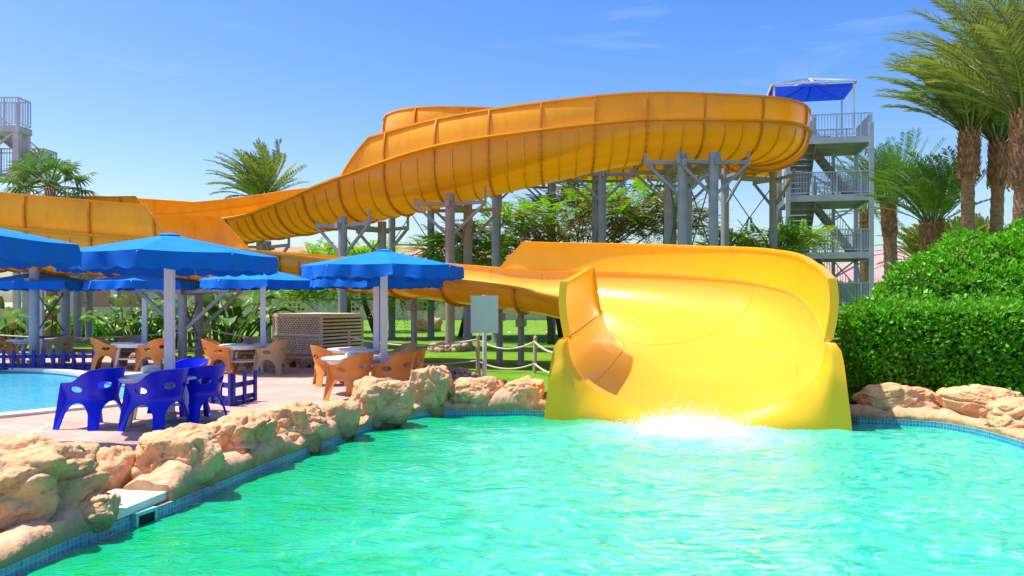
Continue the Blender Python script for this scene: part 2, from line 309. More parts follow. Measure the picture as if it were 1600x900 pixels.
def sheet(outer, holes=(), spacing=None, extra=()):
    """triangulate a polygon with holes; returns 2-D verts and triangles"""
    vs = []; es = []
    for lp in [outer]+list(holes):
        o = len(vs); n = len(lp); vs += [Vector(p) for p in lp]; es += [(o+k, o+(k+1) % n) for k in range(n)]
    if spacing:
        xs = [p[0] for p in outer]; ys = [p[1] for p in outer]
        x = min(xs)+spacing/2
        while x < max(xs):
            y = min(ys)+spacing/2
            while y < max(ys):
                if inside((x, y), outer) and not any(inside((x, y), h) for h in holes): vs.append(Vector((x, y)))
                y += spacing
            x += spacing
    vs += [Vector(p) for p in extra]
    ov, oe, of, *_ = delaunay_2d_cdt(vs, es, [], 0, 1e-5)
    tris = []
    for f in of:
        c = sum((ov[i] for i in f), Vector((0, 0)))/len(f)
        if inside(c, outer) and not any(inside(c, h) for h in holes): tris.append(tuple(f))
    return [tuple(v) for v in ov], tris
def lerp_table(tab, s):
    if s <= tab[0][0]: return tab[0][1]
    for (a, b), (c, d) in zip(tab, tab[1:]):
        if s <= c: return b+(d-b)*(s-a)/(c-a) if c > a else d
    return tab[-1][1]

# ------------------------------------------------------------------ camera, sky, sun
cam = bpy.data.cameras.new('camera'); co = bpy.data.objects.new('camera', cam); COL.objects.link(co)
co.location = (0, 0, EYE); co.rotation_euler = (R(90), 0, 0)
cam.sensor_width = 36; cam.lens = 36*F/1600; cam.shift_y = (HY-450)/1600; cam.clip_end = 6000
scn.camera = co
SUN = Vector((-0.39, 0.045, 0.92)).normalized()
w = bpy.data.worlds.new('World'); scn.world = w; w.use_nodes = True
nt = w.node_tree; bg = nt.nodes['Background']
sky = N(nt, 'ShaderNodeTexSky', sky_type='NISHITA'); sky.sun_disc = False
sky.sun_elevation = math.asin(SUN.z); sky.sun_rotation = math.atan2(SUN.x, SUN.y) % (2*PI)
sky.air_density = 1.0; sky.dust_density = 2.0; sky.ozone_density = 1.6
hs = N(nt, 'ShaderNodeHueSaturation'); hs.inputs['Saturation'].default_value = 1.5; hs.inputs['Hue'].default_value = 0.514; hs.inputs['Value'].default_value = 1.12
nt.links.new(sky.outputs[0], hs.inputs['Color']); wt = N(nt, 'ShaderNodeTexCoord'); wm = N(nt, 'ShaderNodeMapping'); wm.inputs['Scale'].default_value = (1.1, 1.1, 8.5); wm.inputs['Location'].default_value = (.3, .1, .4)
wn = N(nt, 'ShaderNodeTexNoise'); wn.inputs['Scale'].default_value = 2.3; wn.inputs['Detail'].default_value = 8; wn.inputs['Roughness'].default_value = .62; wn.inputs['Distortion'].default_value = .6
wr = N(nt, 'ShaderNodeValToRGB'); wr.color_ramp.elements[0].position = .57; wr.color_ramp.elements[1].position = .82; wr.color_ramp.elements[1].color = (.22, .22, .22, 1)
wx = N(nt, 'ShaderNodeMix', data_type='RGBA'); wx.inputs['B'].default_value = (5.6, 6.0, 6.4, 1)
nt.links.new(wt.outputs['Generated'], wm.inputs[0]); nt.links.new(wm.outputs[0], wn.inputs[0]); nt.links.new(wn.outputs['Fac'], wr.inputs[0]); nt.links.new(wr.outputs[0], wx.inputs['Factor'])
nt.links.new(hs.outputs[0], wx.inputs['A']); nt.links.new(wx.outputs['Result'], bg.inputs[0]); bg.inputs[1].default_value = 0.15
sl = bpy.data.lights.new('sun', 'SUN'); sl.energy = 4.8; sl.angle = R(0.53); sl.color = (1.0, 0.955, 0.88)
so = bpy.data.objects.new('sun', sl); COL.objects.link(so); so.rotation_euler = SUN.to_track_quat('Z', 'Y').to_euler()
scn.view_settings.view_transform = 'Standard'; scn.view_settings.look = 'None'; scn.view_settings.gamma = 1; scn.view_settings.exposure = 0.48
scn.view_settings.use_curve_mapping = False
try:
    scn.render.engine = 'CYCLES'; scn.cycles.max_bounces = 8; scn.cycles.diffuse_bounces = 4; scn.cycles.transparent_max_bounces = 8; scn.cycles.transmission_bounces = 6
except Exception: pass

# ------------------------------------------------------------------ setting: ground, deck, lawn, pools
EDGE = [gp(0, 890), gp(180, 815), gp(270, 783), gp(400, 730), gp(500, 692), gp(600, 656), gp(650, 645.5), gp(700, 642)]
EDGE = [(p.x, p.y) for p in EDGE]+[(0.3, 14.2), (5.1, 14.0)]
REDGE = [(5.55, 13.3), (6.0, 13.15), (6.55, 12.85), (6.78, 12.2), (6.80, 11.4), (6.72, 10.4), (6.6, 8.5), (6.6, 4.0)]
def smooth_line(pts, n=6):
    out = []
    for i in range(len(pts)-1):
        p0 = Vector(pts[max(i-1, 0)]); p1 = Vector(pts[i]); p2 = Vector(pts[i+1]); p3 = Vector(pts[min(i+2, len(pts)-1)])
        for k in range(n):
            t = k/n
            out.append(tuple(0.5*((2*p1)+(p2-p0)*t+(2*p0-5*p1+4*p2-p3)*t*t+(3*p1-p0-3*p2+p3)*t**3)))
    out.append(tuple(pts[-1])); return out
LEFT = smooth_line([(-3.75, 3.0)]+EDGE, 5); RIGHT = smooth_line(REDGE, 5)
POOL = [(-3.9, -4.0)]+LEFT+RIGHT+[(6.6, -4.0)]
lp = [(-60, 655), (20, 648), (107, 639), (160, 634), (205, 625), (216, 612), (195, 600), (140, 592), (118, 585), (70, 580), (0, 577.5), (-120, 577)]
lp = [(gp(a, b).x, gp(a, b).y) for a, b in lp]+[(-20, 18.0)]
POOL2 = smooth_line(lp+[lp[0]], 5)[:-1]
LAWN_EDGE = [(-45, 31), (-20, 30.5), (-13.5, 29), (-10.6, 25.6), (-8, 24.2), (-5.2, 23.3), (-3.2, 22.4), (-2.0, 21.2), (-0.9, 19.4), (0.0, 17.6), (0.6, 15.6), (5.2, 15.2), (5.75, 14.2), (7.2, 13.9), (7.9, 11.8), (8, 4), (8, -5.5)]
LAWN = smooth_line(LAWN_EDGE, 4)+[(62, -5.5), (62, 112), (-62, 112), (-62, 31)]
DECK = [(-62, -5.5), (9.5, -5.5), (9.5, 16), (3, 26), (-3, 32), (-62, 34)]
def flat(name, outer, holes, z, m, spacing=None):
    vs, ts = sheet(outer, holes, spacing); b = MB(); b.add([(x, y, z) for x, y in vs], ts)
    return tag(b.build(name, m), kind='structure')
flat('pool_deck', DECK, [POOL, POOL2], 0.0, M['paving'])
flat('lawn', LAWN, [], 0.17, M['grass'])
flat('ground', [(-3000, -300), (3000, -300), (3000, 4500), (-3000, 4500)], [[(-60, -5), (60, -5), (60, 110), (-60, 110)]], 0.1, M['ground'])
# lawn rise (soil face under the lawn's edge)
b = MB(); ll = smooth_line(LAWN_EDGE, 4)
b.loft([[(x, y, 0.17) for x, y in ll], [(x, y, -0.05) for x, y in ll]], closed=False); tag(b.build('lawn_bank', M['soil']), kind='structure')
# cream zigzag courses in the paving
b = MB()
zz = [(0, 700), (32, 686), (26, 681), (60, 677), (54, 671), (82, 667), (76, 661), (104, 657)]
for (a, c), (e, f) in zip(zz, zz[1:]):
    p, q = gp(a, c), gp(e, f); d = (q-p).normalized(); n = Vector((-d.y, d.x, 0))*0.07
    b.add([p-n+Vector((0, 0, .005)), q-n+Vector((0, 0, .005)), q+n+Vector((0, 0, .005)), p+n+Vector((0, 0, .005))], [(0, 1, 2, 3)])
tag(b.build('paving_band', mat('cream_paver', (0.66, 0.52, 0.34), (0.58, 0.43, 0.28), rough=0.9)), kind='structure')
# walls of the pools with mosaic
def pool_wall(name, loop, z0, z1, m):
    b = MB(); n = len(loop)
    vs = [(x, y, z) for z in (z0, z1) for x, y in loop]
    b.add(vs, [(k, (k+1) % n, n+(k+1) % n, n+k) for k in range(n)])
    o = b.build(name, m); uv = o.data.uv_layers.new(name='UVMap')
    acc = [0.0]
    for k in range(n): acc.append(acc[-1]+(Vector(loop[(k+1) % n])-Vector(loop[k])).length)
    for k, p in enumerate(o.data.polygons):
        for li, (u, z) in zip(p.loop_indices, ((acc[k], z0), (acc[k+1], z0), (acc[k+1], z1), (acc[k], z1))): uv.data[li].uv = (u, z)
    return tag(o, kind='structure')
pool_wall('pool_tile_band', POOL, 0.0, -1.4, M['mosaic'])
pool_wall('small_pool_tile_band', POOL2, 0.0, -1.2, M['mosaic'])
b = MB(); b.add([(x, y, -1.39) for x, y in POOL], [tuple(range(len(POOL)))]); tag(b.build('pool_floor', M['mosaic']), kind='structure')
# water with real swell
WZ = -0.10
b = MB(); nx, ny = 150, 170; x0, x1, y0, y1 = -4.2, 7.2, -3.5, 14.3
vs = []
for j in range(ny+1):
    y = y0+(y1-y0)*(j/ny)
    for i in range(nx+1):
        x = x0+(x1-x0)*i/nx
        dc = math.hypot(x-2.6, y-12.4)
        amp = 0.018+0.05*math.exp(-(dc/2.2)**2)+0.012*min(1, max(0, (x+3)/4))
        z = noise.noise((x*1.1, y*1.5, 0))*amp+noise.noise((x*2.7, y*3.4, 4))*amp*.55+0.012*math.sin(dc*4.2)*math.exp(-dc/4)
        vs.append((x, y, WZ+z))
b.add(vs, [(j*(nx+1)+i, j*(nx+1)+i+1, (j+1)*(nx+1)+i+1, (j+1)*(nx+1)+i) for j in range(ny) for i in range(nx)])
tag(b.build('water', M['water'], smooth=True), kind='structure')
b = MB(); vs, ts = sheet(POOL2, []); b.add([(x, y, -0.07) for x, y in vs], ts); tag(b.build('small_pool_water', M['water2']), kind='structure')
def offset_loop(loop, d):
    n = len(loop); out = []
    A = sum(loop[i][0]*loop[(i+1) % n][1]-loop[(i+1) % n][0]*loop[i][1] for i in range(n)); sg = 1 if A > 0 else -1
    for i in range(n):
        t = Vector(loop[(i+1) % n])-Vector(loop[i-1]); t.normalize(); nn = Vector((t.y, -t.x))*sg
        out.append((loop[i][0]+nn.x*d, loop[i][1]+nn.y*d))
    return out
b = MB(); o1 = offset_loop(POOL2, 0.34); o0 = offset_loop(POOL2, -0.03); n = len(POOL2)
secs = [[(o0[k][0], o0[k][1], -.03), (o0[k][0], o0[k][1], .05), (o1[k][0], o1[k][1], .05), (o1[k][0], o1[k][1], 0.0)] for k in list(range(n))+[0]]
b.loft(secs, closed=True, caps=False); tag(b.build('small_pool_coping', M['cope']), kind='structure')
# hills
def hill(name, x0, x1, yy, hfun, depth=260):
    b = MB(); nx, ny = 90, 24; vs = []
    for j in range(ny+1):
        v = j/ny
        for i in range(nx+1):
            u = i/nx; x = x0+(x1-x0)*u
            h = hfun(u)*math.sin(PI*min(1, v*1.0)*.5)*(1.0)
            h *= 1+0.25*noise.fractal((x*.012, v*3, 3.3), 1.0, 2.0, 6)
            vs.append((x, yy+depth*v+20*noise.noise((x*.02, v*4, 1)), max(0, h)))
    b.add(vs, [(j*(nx+1)+i, j*(nx+1)+i+1, (j+1)*(nx+1)+i+1, (j+1)*(nx+1)+i) for j in range(ny) for i in range(nx)])
    return tag(b.build(name, M['hill'], smooth=True), kind='structure')
hill('hills', 300, 640, 850, lambda u: 88*max(0, math.sin(PI*min(1, u*1.05)))**.8*(0.78+.22*math.sin(u*9+1)))

# ------------------------------------------------------------------ the slide
ST = [ # x, y, z of the floor, half width, depth, bank (degrees, + = left side up)
 (13.4, 42.0, 8.2, 1.4, 1.35, 0), (8, 42.2, 8.1, 1.4, 1.35, 0), (3, 42.1, 8.0, 1.4, 1.35, -3), (-1.7, 42, 7.85, 1.4, 1.35, -8),
 (-3.82, 41.12, 7.8, 1.4, 1.35, -10), (-4.7, 39, 7.7, 1.4, 1.35, -10), (-3.82, 36.88, 7.62, 1.4, 1.35, -8), (-1.7, 36, 7.5, 1.4, 1.35, -4),
 (2.5, 36, 7.3, 1.4, 1.35, 0), (6.8, 36, 7.05, 1.4, 1.35, 6), (9.0, 35, 6.95, 1.4, 1.35, 6), (9.95, 32.6, 6.75, 1.4, 1.35, 5),
 (9.0, 30.2, 6.65, 1.4, 1.35, 3), (6.8, 29.2, 6.52, 1.4, 1.35, 2), (4.2, 29.1, 6.40, 1.4, 1.38, 4), (1.2, 29.2, 5.92, 1.4, 1.4, 11),
 (-2.2, 29.7, 5.35, 1.4, 1.4, 16), (-5.3, 30.9, 4.88, 1.4, 1.4, 2), (-7.6, 32.6, 4.62, 1.4, 1.38, -10), (-9.8, 34.4, 4.50, 1.4, 1.35, -19),
 (-12, 35.5, 4.38, 1.4, 1.3, -18), (-14.5, 36.1, 4.28, 1.4, 1.3, -12), (-18.5, 36.1, 4.15, 1.4, 1.3, -9), (-22.7, 34.3, 3.9, 1.4, 1.3, -10),
 (-24.5, 30.1, 3.6, 1.4, 1.25, -10), (-22.7, 25.9, 3.3, 1.4, 1.2, -10), (-18.5, 24.1, 3.0, 1.4, 1.1, -8), (-14, 24, 2.74, 1.4, 1.05, -4),
 (-10, 24, 2.56, 1.4, .98, 0), (-7.5, 24, 2.42, 1.4, .92, 2), (-3.8, 23.6, 2.12, 1.45, .85, 4), (-0.95, 22.4, 1.80, 1.6, .82, 7),
 (1.50, 21.6, 1.50, 1.72, .88, 10), (3.22, 19.8, 1.15, 1.82, 1.0, 10), (3.80, 17.8, .80, 1.9, 1.1, 8), (3.53, 15.64, .42, 1.98, 1.2, 3), (2.88, 13.35, .03, 2.02, 1.2, 0)]
for i_ in range(len(ST)):                     # the upper turns are a shallower trough
    dz_ = .20 if 3 <= i_ <= 8 else .26 if 9 <= i_ <= 14 else .14 if i_ == 15 else 0
    ST[i_] = (ST[i_][0], ST[i_][1], ST[i_][2]+dz_, ST[i_][3], ST[i_][4]-dz_, ST[i_][5])
NS = len(ST)-1
def station(s):
    i = min(int(s), NS-1); t = s-i
    P = [Vector(ST[max(0, min(NS, i+k))]) for k in (-1, 0, 1, 2)] if False else [ST[max(0, min(NS, i+k))] for k in (-1, 0, 1, 2)]
    def cr(c): 
        a, b_, c_, d = (P[k][c] for k in range(4))
        return 0.5*((2*b_)+(c_-a)*t+(2*a-5*b_+4*c_-d)*t*t+(3*b_-a-3*c_+d)*t**3)
    return [cr(k) for k in range(6)]
def frame(s):
    a = station(max(0, s-.02)); b_ = station(min(NS, s+.02)); st = station(s)
    T = Vector((b_[0]-a[0], b_[1]-a[1], 0)).normalized()
    return st, T, Vector((-T.y, T.x, 0))
def sec_pt(fr, u, v):                         # u: metres to the left, v: metres above the floor
    st, T, Nn = fr; bk = R(st[5]); D = st[4]
    u2 = u*math.cos(bk)-(v-D)*math.sin(bk); v2 = D+u*math.sin(bk)+(v-D)*math.cos(bk)
    return Vector((st[0], st[1], st[2]))+Nn*u2+Vector((0, 0, v2))
def pipe_uv(fr, phi, off=0.0):                # phi 0 = left rim, 90 floor, 180 right rim
    w_, D = fr[0][3], fr[0][4]; e = 0.88
    c, s_ = math.cos(R(phi)), math.sin(R(phi))
    u = w_*math.copysign(abs(c)**e, c); v = D-D*abs(s_)**e
    nu, nv = c/w_, -s_/D; l = math.hypot(nu, nv)
    return u+nu/l*off, v+nv/l*off
S_ARR = [i/12 for i in range(NS*12+1)]
ARC = [0.0]
for a, c in zip(S_ARR, S_ARR[1:]):
    p, q = station(a), station(c); ARC.append(ARC[-1]+math.dist(p[:3], q[:3]))
def s_at(l):
    for i in range(len(ARC)-1):
        if ARC[i+1] >= l: return S_ARR[i]+(S_ARR[i+1]-S_ARR[i])*(l-ARC[i])/(ARC[i+1]-ARC[i])
    return NS
def arc_at(s):
    i = min(int(s*12), len(ARC)-2); return ARC[i]+(ARC[i+1]-ARC[i])*(s*12-i)
slide = thing('water_slide', 'long yellow orange open fibreglass water slide that winds down from the tower into the pool', 'water slide', (0, 24, 0))
RUN0 = 30.5
def trough(name, s0, s1, m):
    b = MB(); ss = [s for s in S_ARR if s0-1e-6 <= s <= s1+1e-6]
    secs = []
    for s in ss:
        fr = frame(s); secs.append([sec_pt(fr, *pipe_uv(fr, ph)) for ph in range(0, 181, 6)])
    b.loft(secs, closed=False)
    return b, ss
def rib(b, s, off, half, phis, ext=None, hts=(0, 0)):
    fr = frame(s); T = fr[1]
    secs = []
    for ph in phis:
        i = sec_pt(fr, *pipe_uv(fr, ph, 0.002)); o = sec_pt(fr, *pipe_uv(fr, ph, off))
        secs.append([i-T*half, o-T*half, o+T*half, i+T*half])
    b.loft(secs)
    for sd, h in ((1, hts[0]), (-1, hts[1])):
        if h > 0.1:
            w_, D = fr[0][3], fr[0][4]
            secs = []
            for k in range(5):
                v = D+h*k/4; u = sd*(w_+WOUT(h*k/4))
                i = sec_pt(fr, u+sd*.002, v); o = sec_pt(fr, u+sd*off, v)
                secs.append([i-T*half, o-T*half, o+T*half, i+T*half])
            b.loft(secs)
def WOUT(v): return 0.10*math.sin(min(1, v)*2.4)-0.02*v
def lip(b, s0, s1, side, table=None, wd=0.17, th=0.06):
    ss = sorted(set([s for s in S_ARR if s0 < s < s1]+[s0, s1]+([q[0] for q in table if s0 <= q[0] <= s1] if table else [])))
    secs = []
    for s in ss:
        fr = frame(s); h = lerp_table(table, s) if table else 0
        u = side*(fr[0][3]+WOUT(h)); v = fr[0][4]+h
        secs.append([sec_pt(fr, u-side*.015, v-th*.5), sec_pt(fr, u+side*wd, v-th*.5), sec_pt(fr, u+side*wd, v+th*.5), sec_pt(fr, u-side*.015, v+th*.5)])
    b.loft(secs)
def raised(table, side, m, name='raised_wall', lipw=0.07):
    s0, s1 = table[0][0], table[-1][0]
    ss = sorted(set([s for s in S_ARR if s0 < s < s1]+[q[0] for q in table])); b = MB(); secs = []
    for s in ss:
        fr = frame(s); h = lerp_table(table, s)
        secs.append([sec_pt(fr, side*(fr[0][3]+WOUT(h*k/5)), fr[0][4]+h*k/5) for k in range(6)])
    b.loft(secs, closed=False)
    o = b.build(name, m, slide, smooth=True)
    b = MB(); lip(b, s0, s1, side, table, wd=lipw, th=0.06); l = b.build('top_lip', m, o, world=True)
    return o
RAISED = [ (-1, [(3.0, 0), (3.3, 1.0), (8.8, 1.0), (9.3, 0)]), (1, [(8.3, 0), (8.6, .8), (11, .72), (12.5, .82), (14, .92), (16.72, 1.08), (17.05, 0)]),
           (-1, [(17.6, 0), (18.6, .32), (21, .45), (22, .95), (28.02, .92), (28.24, 0)]), (1, [(21.05, 0), (21.28, .98), (25, .95), (25.3, 0)]),
           (1, [(26, 0), (26.3, .9), (28.42, .95), (28.80, 0)]) ]
RUNR = [ (1, [(31.02, 0), (31.34, .78), (33, .74), (35, .80), (35.88, .92)]), (-1, [(34.56, .0), (34.58, .98), (35.88, .92)]) ]
def hts(s):
    r = [0, 0]
    for sd, t in RAISED+RUNR:
        if t[0][0] <= s <= t[-1][0]: r[0 if sd > 0 else 1] = max(r[0 if sd > 0 else 1], lerp_table(t, s))
    return r
b, ss = trough('chute', 0, RUN0, M['slide'])
step = 1.75
L1 = arc_at(31.6); k = 0
while True:                                   # two moulded stiffeners between joints, part of the chute's own mould
    l0 = step*k
    if l0 > L1: break
    for q in (1/3, 2/3):
        l = l0+step*q
        if l < L1 and s_at(l) < RUN0: rib(b, s_at(l), 0.05, 0.022, range(6, 175, 8))
    k += 1
chute = b.build('chute', M['slide'], slide, smooth=True, sharp=35)
b, ss = trough('runout', RUN0, NS, M['slide_in'])
runout = b.build('runout_bowl', M['slide_in'], slide, smooth=True)
k = 1
while step*k < L1:
    s = s_at(step*k); b = MB(); rib(b, s, 0.085, 0.028, range(2, 179, 8), hts=hts(s))
    b.cur = 1; fr = frame(s); T = fr[1]
    for ph in range(8, 175, 11):
        c = sec_pt(fr, *pipe_uv(fr, ph, 0.05))
        for sg in (-1, 1): b.box(c+T*sg*.04, (.03, .03, .03))
    b.build('joint_flange', [M['slide_rib'], M['rust']], slide)
    k += 1
b = MB(); lip(b, 0, RUN0, 1); lip(b, 0, RUN0, -1); b.build('rim_flange', M['slide'], slide)
b = MB(); lip(b, RUN0, 35.9, 1, wd=.09); lip(b, RUN0, 35.9, -1, wd=.09); b.build('rim_flange', M['slide_in'], slide)
for sd, t in RAISED: raised(t, sd, M['slide_wall'])
for sd, t in RUNR:
    wall = raised(t, sd, M['slide_foot'], lipw=0.10)
    b = MB(); fr = frame(35.88); T_ = fr[1]; secs = []          # thick flanged front edge of the wall
    for k in range(9):
        h = t[-1][1]*k/8+.03*(k == 8); u = sd*(fr[0][3]+WOUT(h)); v = fr[0][4]+h
        secs.append([sec_pt(fr, u-sd*.012, v)-T_*.03, sec_pt(fr, u+sd*.12, v)-T_*.03, sec_pt(fr, u+sd*.12, v)+T_*.03, sec_pt(fr, u-sd*.012, v)+T_*.03])
    b.loft(secs); b.build('edge_flange', M['slide_foot'], wall)
M['seam'] = mat('runout_seam', (0.80, 0.41, 0.018), rough=0.5)
def seam(pts_):
    b = MB(); b.loft(pts_, closed=False); b.build('seam', M['seam'], runout)
for ph in (38, 142):
    rows = []
    for i in range(121):
        fr = frame(31+4.9*i/120); rows.append([sec_pt(fr, *pipe_uv(fr, ph-.45, -.004)), sec_pt(fr, *pipe_uv(fr, ph+.45, -.004))])
    seam(rows)
for sc in (31.6, 32.6, 33.6):
    rows = []; fr = frame(sc); T_ = fr[1]
    for ph in range(2, 179, 4): p = sec_pt(fr, *pipe_uv(fr, ph, -.004)); rows.append([p-T_*.008, p+T_*.008])
    seam(rows)
# moulded foot round the mouth of the runout
b = MB(); fr = frame(NS); T = fr[1]; w_, D = fr[0][3], fr[0][4]
def outer_line(sd):
    W = w_+0.36; pts = [(w_-.0, D+.0), (w_+.08, D+.03), (w_+.15, D-.01), (w_+.21, D-.10), (w_+.24, D-.25), (w_+.27, D-.5), (w_+.34, .1), (W+.04, -.6)]
    return [(sd*u, v) for u, v in pts]
for sd in (1, -1):
    ol = outer_line(sd); inner = [pipe_uv(fr, ph if sd > 0 else 180-ph) for ph in range(0, 91, 3)]; n = len(inner)
    base = [(sd*(w_+.40)*(1-k/14), -.6) for k in range(1, 15)]
    full = ol+base
    lens = [0]
    for p, q in zip(full, full[1:]): lens.append(lens[-1]+math.dist(p, q))
    def pt_at(t):
        l = t*lens[-1]
        for i in range(len(full)-1):
            if lens[i+1] >= l-1e-9:
                r = (l-lens[i])/(lens[i+1]-lens[i]); return (full[i][0]+(full[i+1][0]-full[i][0])*r, full[i][1]+(full[i+1][1]-full[i][1])*r)
        return full[-1]
    rows = []
    for k, (u, v) in enumerate(inner):
        ou, ov = pt_at(k/(n-1)); row = []
        for j in range(9):
            t = j/8; uu, vv = u+(ou-u)*t, v+(ov-v)*t
            gap = math.hypot(ou-u, ov-v)
            fwd = min(.20, gap*.5)*math.sin(min(1, t*2.6)*PI/2)
            row.append(sec_pt(fr, uu, vv)+T*fwd)
        rows.append(row)
    b.loft(rows, closed=False)
    # flank running back along the shell
    rows = []
    for u, v in ol:
        i0 = ol.index((u, v)); row = []
        # match the front fillet at this outline point
        for j in range(8):
            tb = j/7; fw = min(.20, .45*min(1, math.hypot(abs(u)-w_, v-D)))
            row.append(sec_pt(fr, u*(1-.10*tb**2) if v < D-.05 else u, v-(.0 if v < 0 else .0))+T*(fw-(1.3+fw)*tb))
        rows.append(row)
    b.loft(rows, closed=False)
foot = b.build('runout_foot', M['slide_foot'], slide, smooth=True, sharp=50)

# supports ----------------------------------------------------------
def support(s, posts, ground=0.17, rad=0.165, arms=True, brace=None, m='steel'):
    """a steel frame: posts (lateral offsets) with a cross beam under the trough, bracket arms along it and knee braces"""
    fr = frame(s); T, Nn = fr[1], fr[2]; st = fr[0]; C = Vector((st[0], st[1], 0))
    tops = []
    pb = MB()
    for u in posts:
        p = C+Nn*u
        ph = math.degrees(math.acos(max(-1, min(1, u/(st[3]+.0))))) if abs(u) < st[3] else (0 if u > 0 else 180)
        zt = min(sec_pt(fr, *pipe_uv(fr, ph, 0.12)).z, sec_pt(fr, *pipe_uv(fr, 90, 0.12)).z+.28) - .06
        tops.append(Vector((p.x, p.y, zt)))
    zlow = min(t.z for t in tops)-.25
    zl = min(sec_pt(fr, *pipe_uv(fr, 90, 0.12)).z-0.12, zlow)
    f = MB(); lo, hi = min(posts), max(posts)
    a, c = C+Nn*(lo-.35), C+Nn*(hi+.35); f.beam((a.x, a.y, zl), (c.x, c.y, zl), .14, .2)
    frame_o = f.build('support_frame', M[m], slide)
    for p in tops:
        q = MB(); q.tube([(p.x, p.y, ground-.1), (p.x, p.y, max(p.z, zl+.1))], rad, 14); q.tube([(p.x, p.y, ground), (p.x, p.y, ground+.06)], rad*1.5, 14)
        q.build('post', M[m], frame_o, smooth=True, sharp=40)
    for p in (tops if arms else []):                      # brackets along the trough: arm, upright and knee brace
        for sg in (-1, 1):
            e = p+T*sg*1.25; zb = zl
            q = MB(); q.beam((p.x, p.y, zb), (e.x, e.y, zb+.05), .10, .12)
            f2 = frame(max(0, min(NS, s+sg*.36))); zu = f2[0][2]-.02+ (0.15 if abs(posts[0]) > .8 else 0)
            q.beam((e.x, e.y, zb-.05), (e.x, e.y, max(zb+.25, zu)), .09)
            q.beam((p.x, p.y, zb-1.15), (e.x-T.x*sg*.05, e.y-T.y*sg*.05, zb-.02), .09)
            q.build('bracket', M[m], frame_o)
    if brace and len(tops) > 1:
        q = MB(); p, r = tops[0], tops[-1]
        q.tube([(p.x, p.y, zl-.2), (r.x, r.y, zl-brace)], .022, 5); q.tube([(r.x, r.y, zl-.2), (p.x, p.y, zl-brace)], .022, 5)
        q.beam((p.x, p.y, zl-brace-.05), (r.x, r.y, zl-brace-.05), .06)
        q.build('cross_brace', M['cable'], frame_o)
    return frame_o, tops
def s_near(px, lo, hi, lat=0.0):
    best = None
    s = lo
    while s <= hi:
        fr = frame(s); p = Vector((fr[0][0], fr[0][1], 0))+fr[2]*lat; v = 800+F*p.x/p.y
        if best is None or abs(v-px) < best[0]: best = (abs(v-px), s)
        s += .02
    return best[1]
sup = {}
sup['a'] = support(s_near(1115, 12.5, 14.5, 1.25), (1.25, -1.1), brace=3.2)
sup['b'] = support(s_near(1208, 10.5, 12.6, 1.2), (1.2, -1.2), brace=3.0)
sup['c'] = support(s_near(703, 15, 17, 1.15), (1.15, -1.1), brace=3.0, m='brown_bounce')
sup['d'] = support(s_near(535, 17, 19, 1.1), (1.1, -1.1), brace=2.6)
sup['e'] = support(s_near(418, 19, 20.5, 0), (0.0,))
sup['f'] = support(s_near(935, 7.5, 9.5, 0), (1.0, -1.0), brace=3.2)
sup['g'] = support(s_near(775, 6.8, 8.5, -1.0), (1.0, -1.0), brace=3.2)
sup['h'] = support(s_near(1045, 13.2, 15, -1.1), (1.1, -1.1), brace=3.0)
sup['i'] = support(s_near(627, 4.4, 6.2, 0), (0.9, -0.9), brace=3.0)
sup['j'] = support(2.2, (1.0, -1.0), brace=3.0)
sup['j2'] = support(1.0, (1.0, -1.0), brace=3.0)
sup['k'] = support(s_near(641, 29.6, 31, .3), (0.5,), rad=.09, arms=False)
sup['l'] = support(s_near(815, 31, 32.6, .2), (0.2,), rad=.085, arms=False)
sup['m'] = support(s_near(762, 30.5, 32, -.6), (0.5,), rad=.09, arms=False)
sup['n'] = support(s_near(95, 26, 28.5, .6), (0.8, -0.8), rad=.13, brace=1.5, arms=False)
sup['o'] = support(s_near(302, 27.5, 29.4, .4), (0.8, -0.5), rad=.12, brace=1.4)
sup['p'] = support(s_near(130, 21, 23, 0), (0.9, -0.9), brace=2.0)
sup['q'] = support(s_near(56, 21, 23, 0), (0.9, -0.9), brace=2.0)

# water running over the lip and the splash
rnd = random.Random(5)
b = MB(); fr = frame(NS); T = fr[1]; Nn = fr[2]; base = Vector((fr[0][0], fr[0][1], 0))
def splash_h(a, f_): return math.exp(-(a/0.80)**4)*math.exp(-((f_-.28)/.6)**2)
nx, ny = 60, 36; vs = []
for j in range(ny+1):
    f_ = -.02+1.25*j/ny
    for i in range(nx+1):
        a = -1.05+2.1*i/nx
        hh = splash_h(a, f_); p = base+T*(f_+.17)+Nn*(a+.02)
        nz = noise.fractal((a*4, f_*5, 2), 1, 2, 3)
        vs.append((p.x, p.y, WZ-.05+hh*(.16+.09*nz)+0.02*nz))
b.add(vs, [(j*(nx+1)+i, j*(nx+1)+i+1, (j+1)*(nx+1)+i+1, (j+1)*(nx+1)+i) for j in range(ny) for i in range(nx)])
for k in range(4200):
    a = rnd.gauss(0, .5); f_ = abs(rnd.gauss(.12, .45)); z = WZ+abs(rnd.gauss(0, .12))*math.exp(-(a/1.0)**2)*(1.2 if f_ < .8 else .4)
    r = rnd.uniform(.003, .009); p = base+T*(f_+.12)+Nn*a
    b.add([(p.x+r, p.y, z), (p.x-r, p.y, z), (p.x, p.y+r, z), (p.x, p.y-r, z), (p.x, p.y, z+r*1.5), (p.x, p.y, z-r)], [(0, 2, 4), (2, 1, 4), (1, 3, 4), (3, 0, 4), (2, 0, 5), (1, 2, 5), (3, 1, 5), (0, 3, 5)])
o = b.build('splash_foam', M['foam'], smooth=True)
tag(o, 'white foaming splash where the slide empties into the pool', 'foam', kind='stuff')

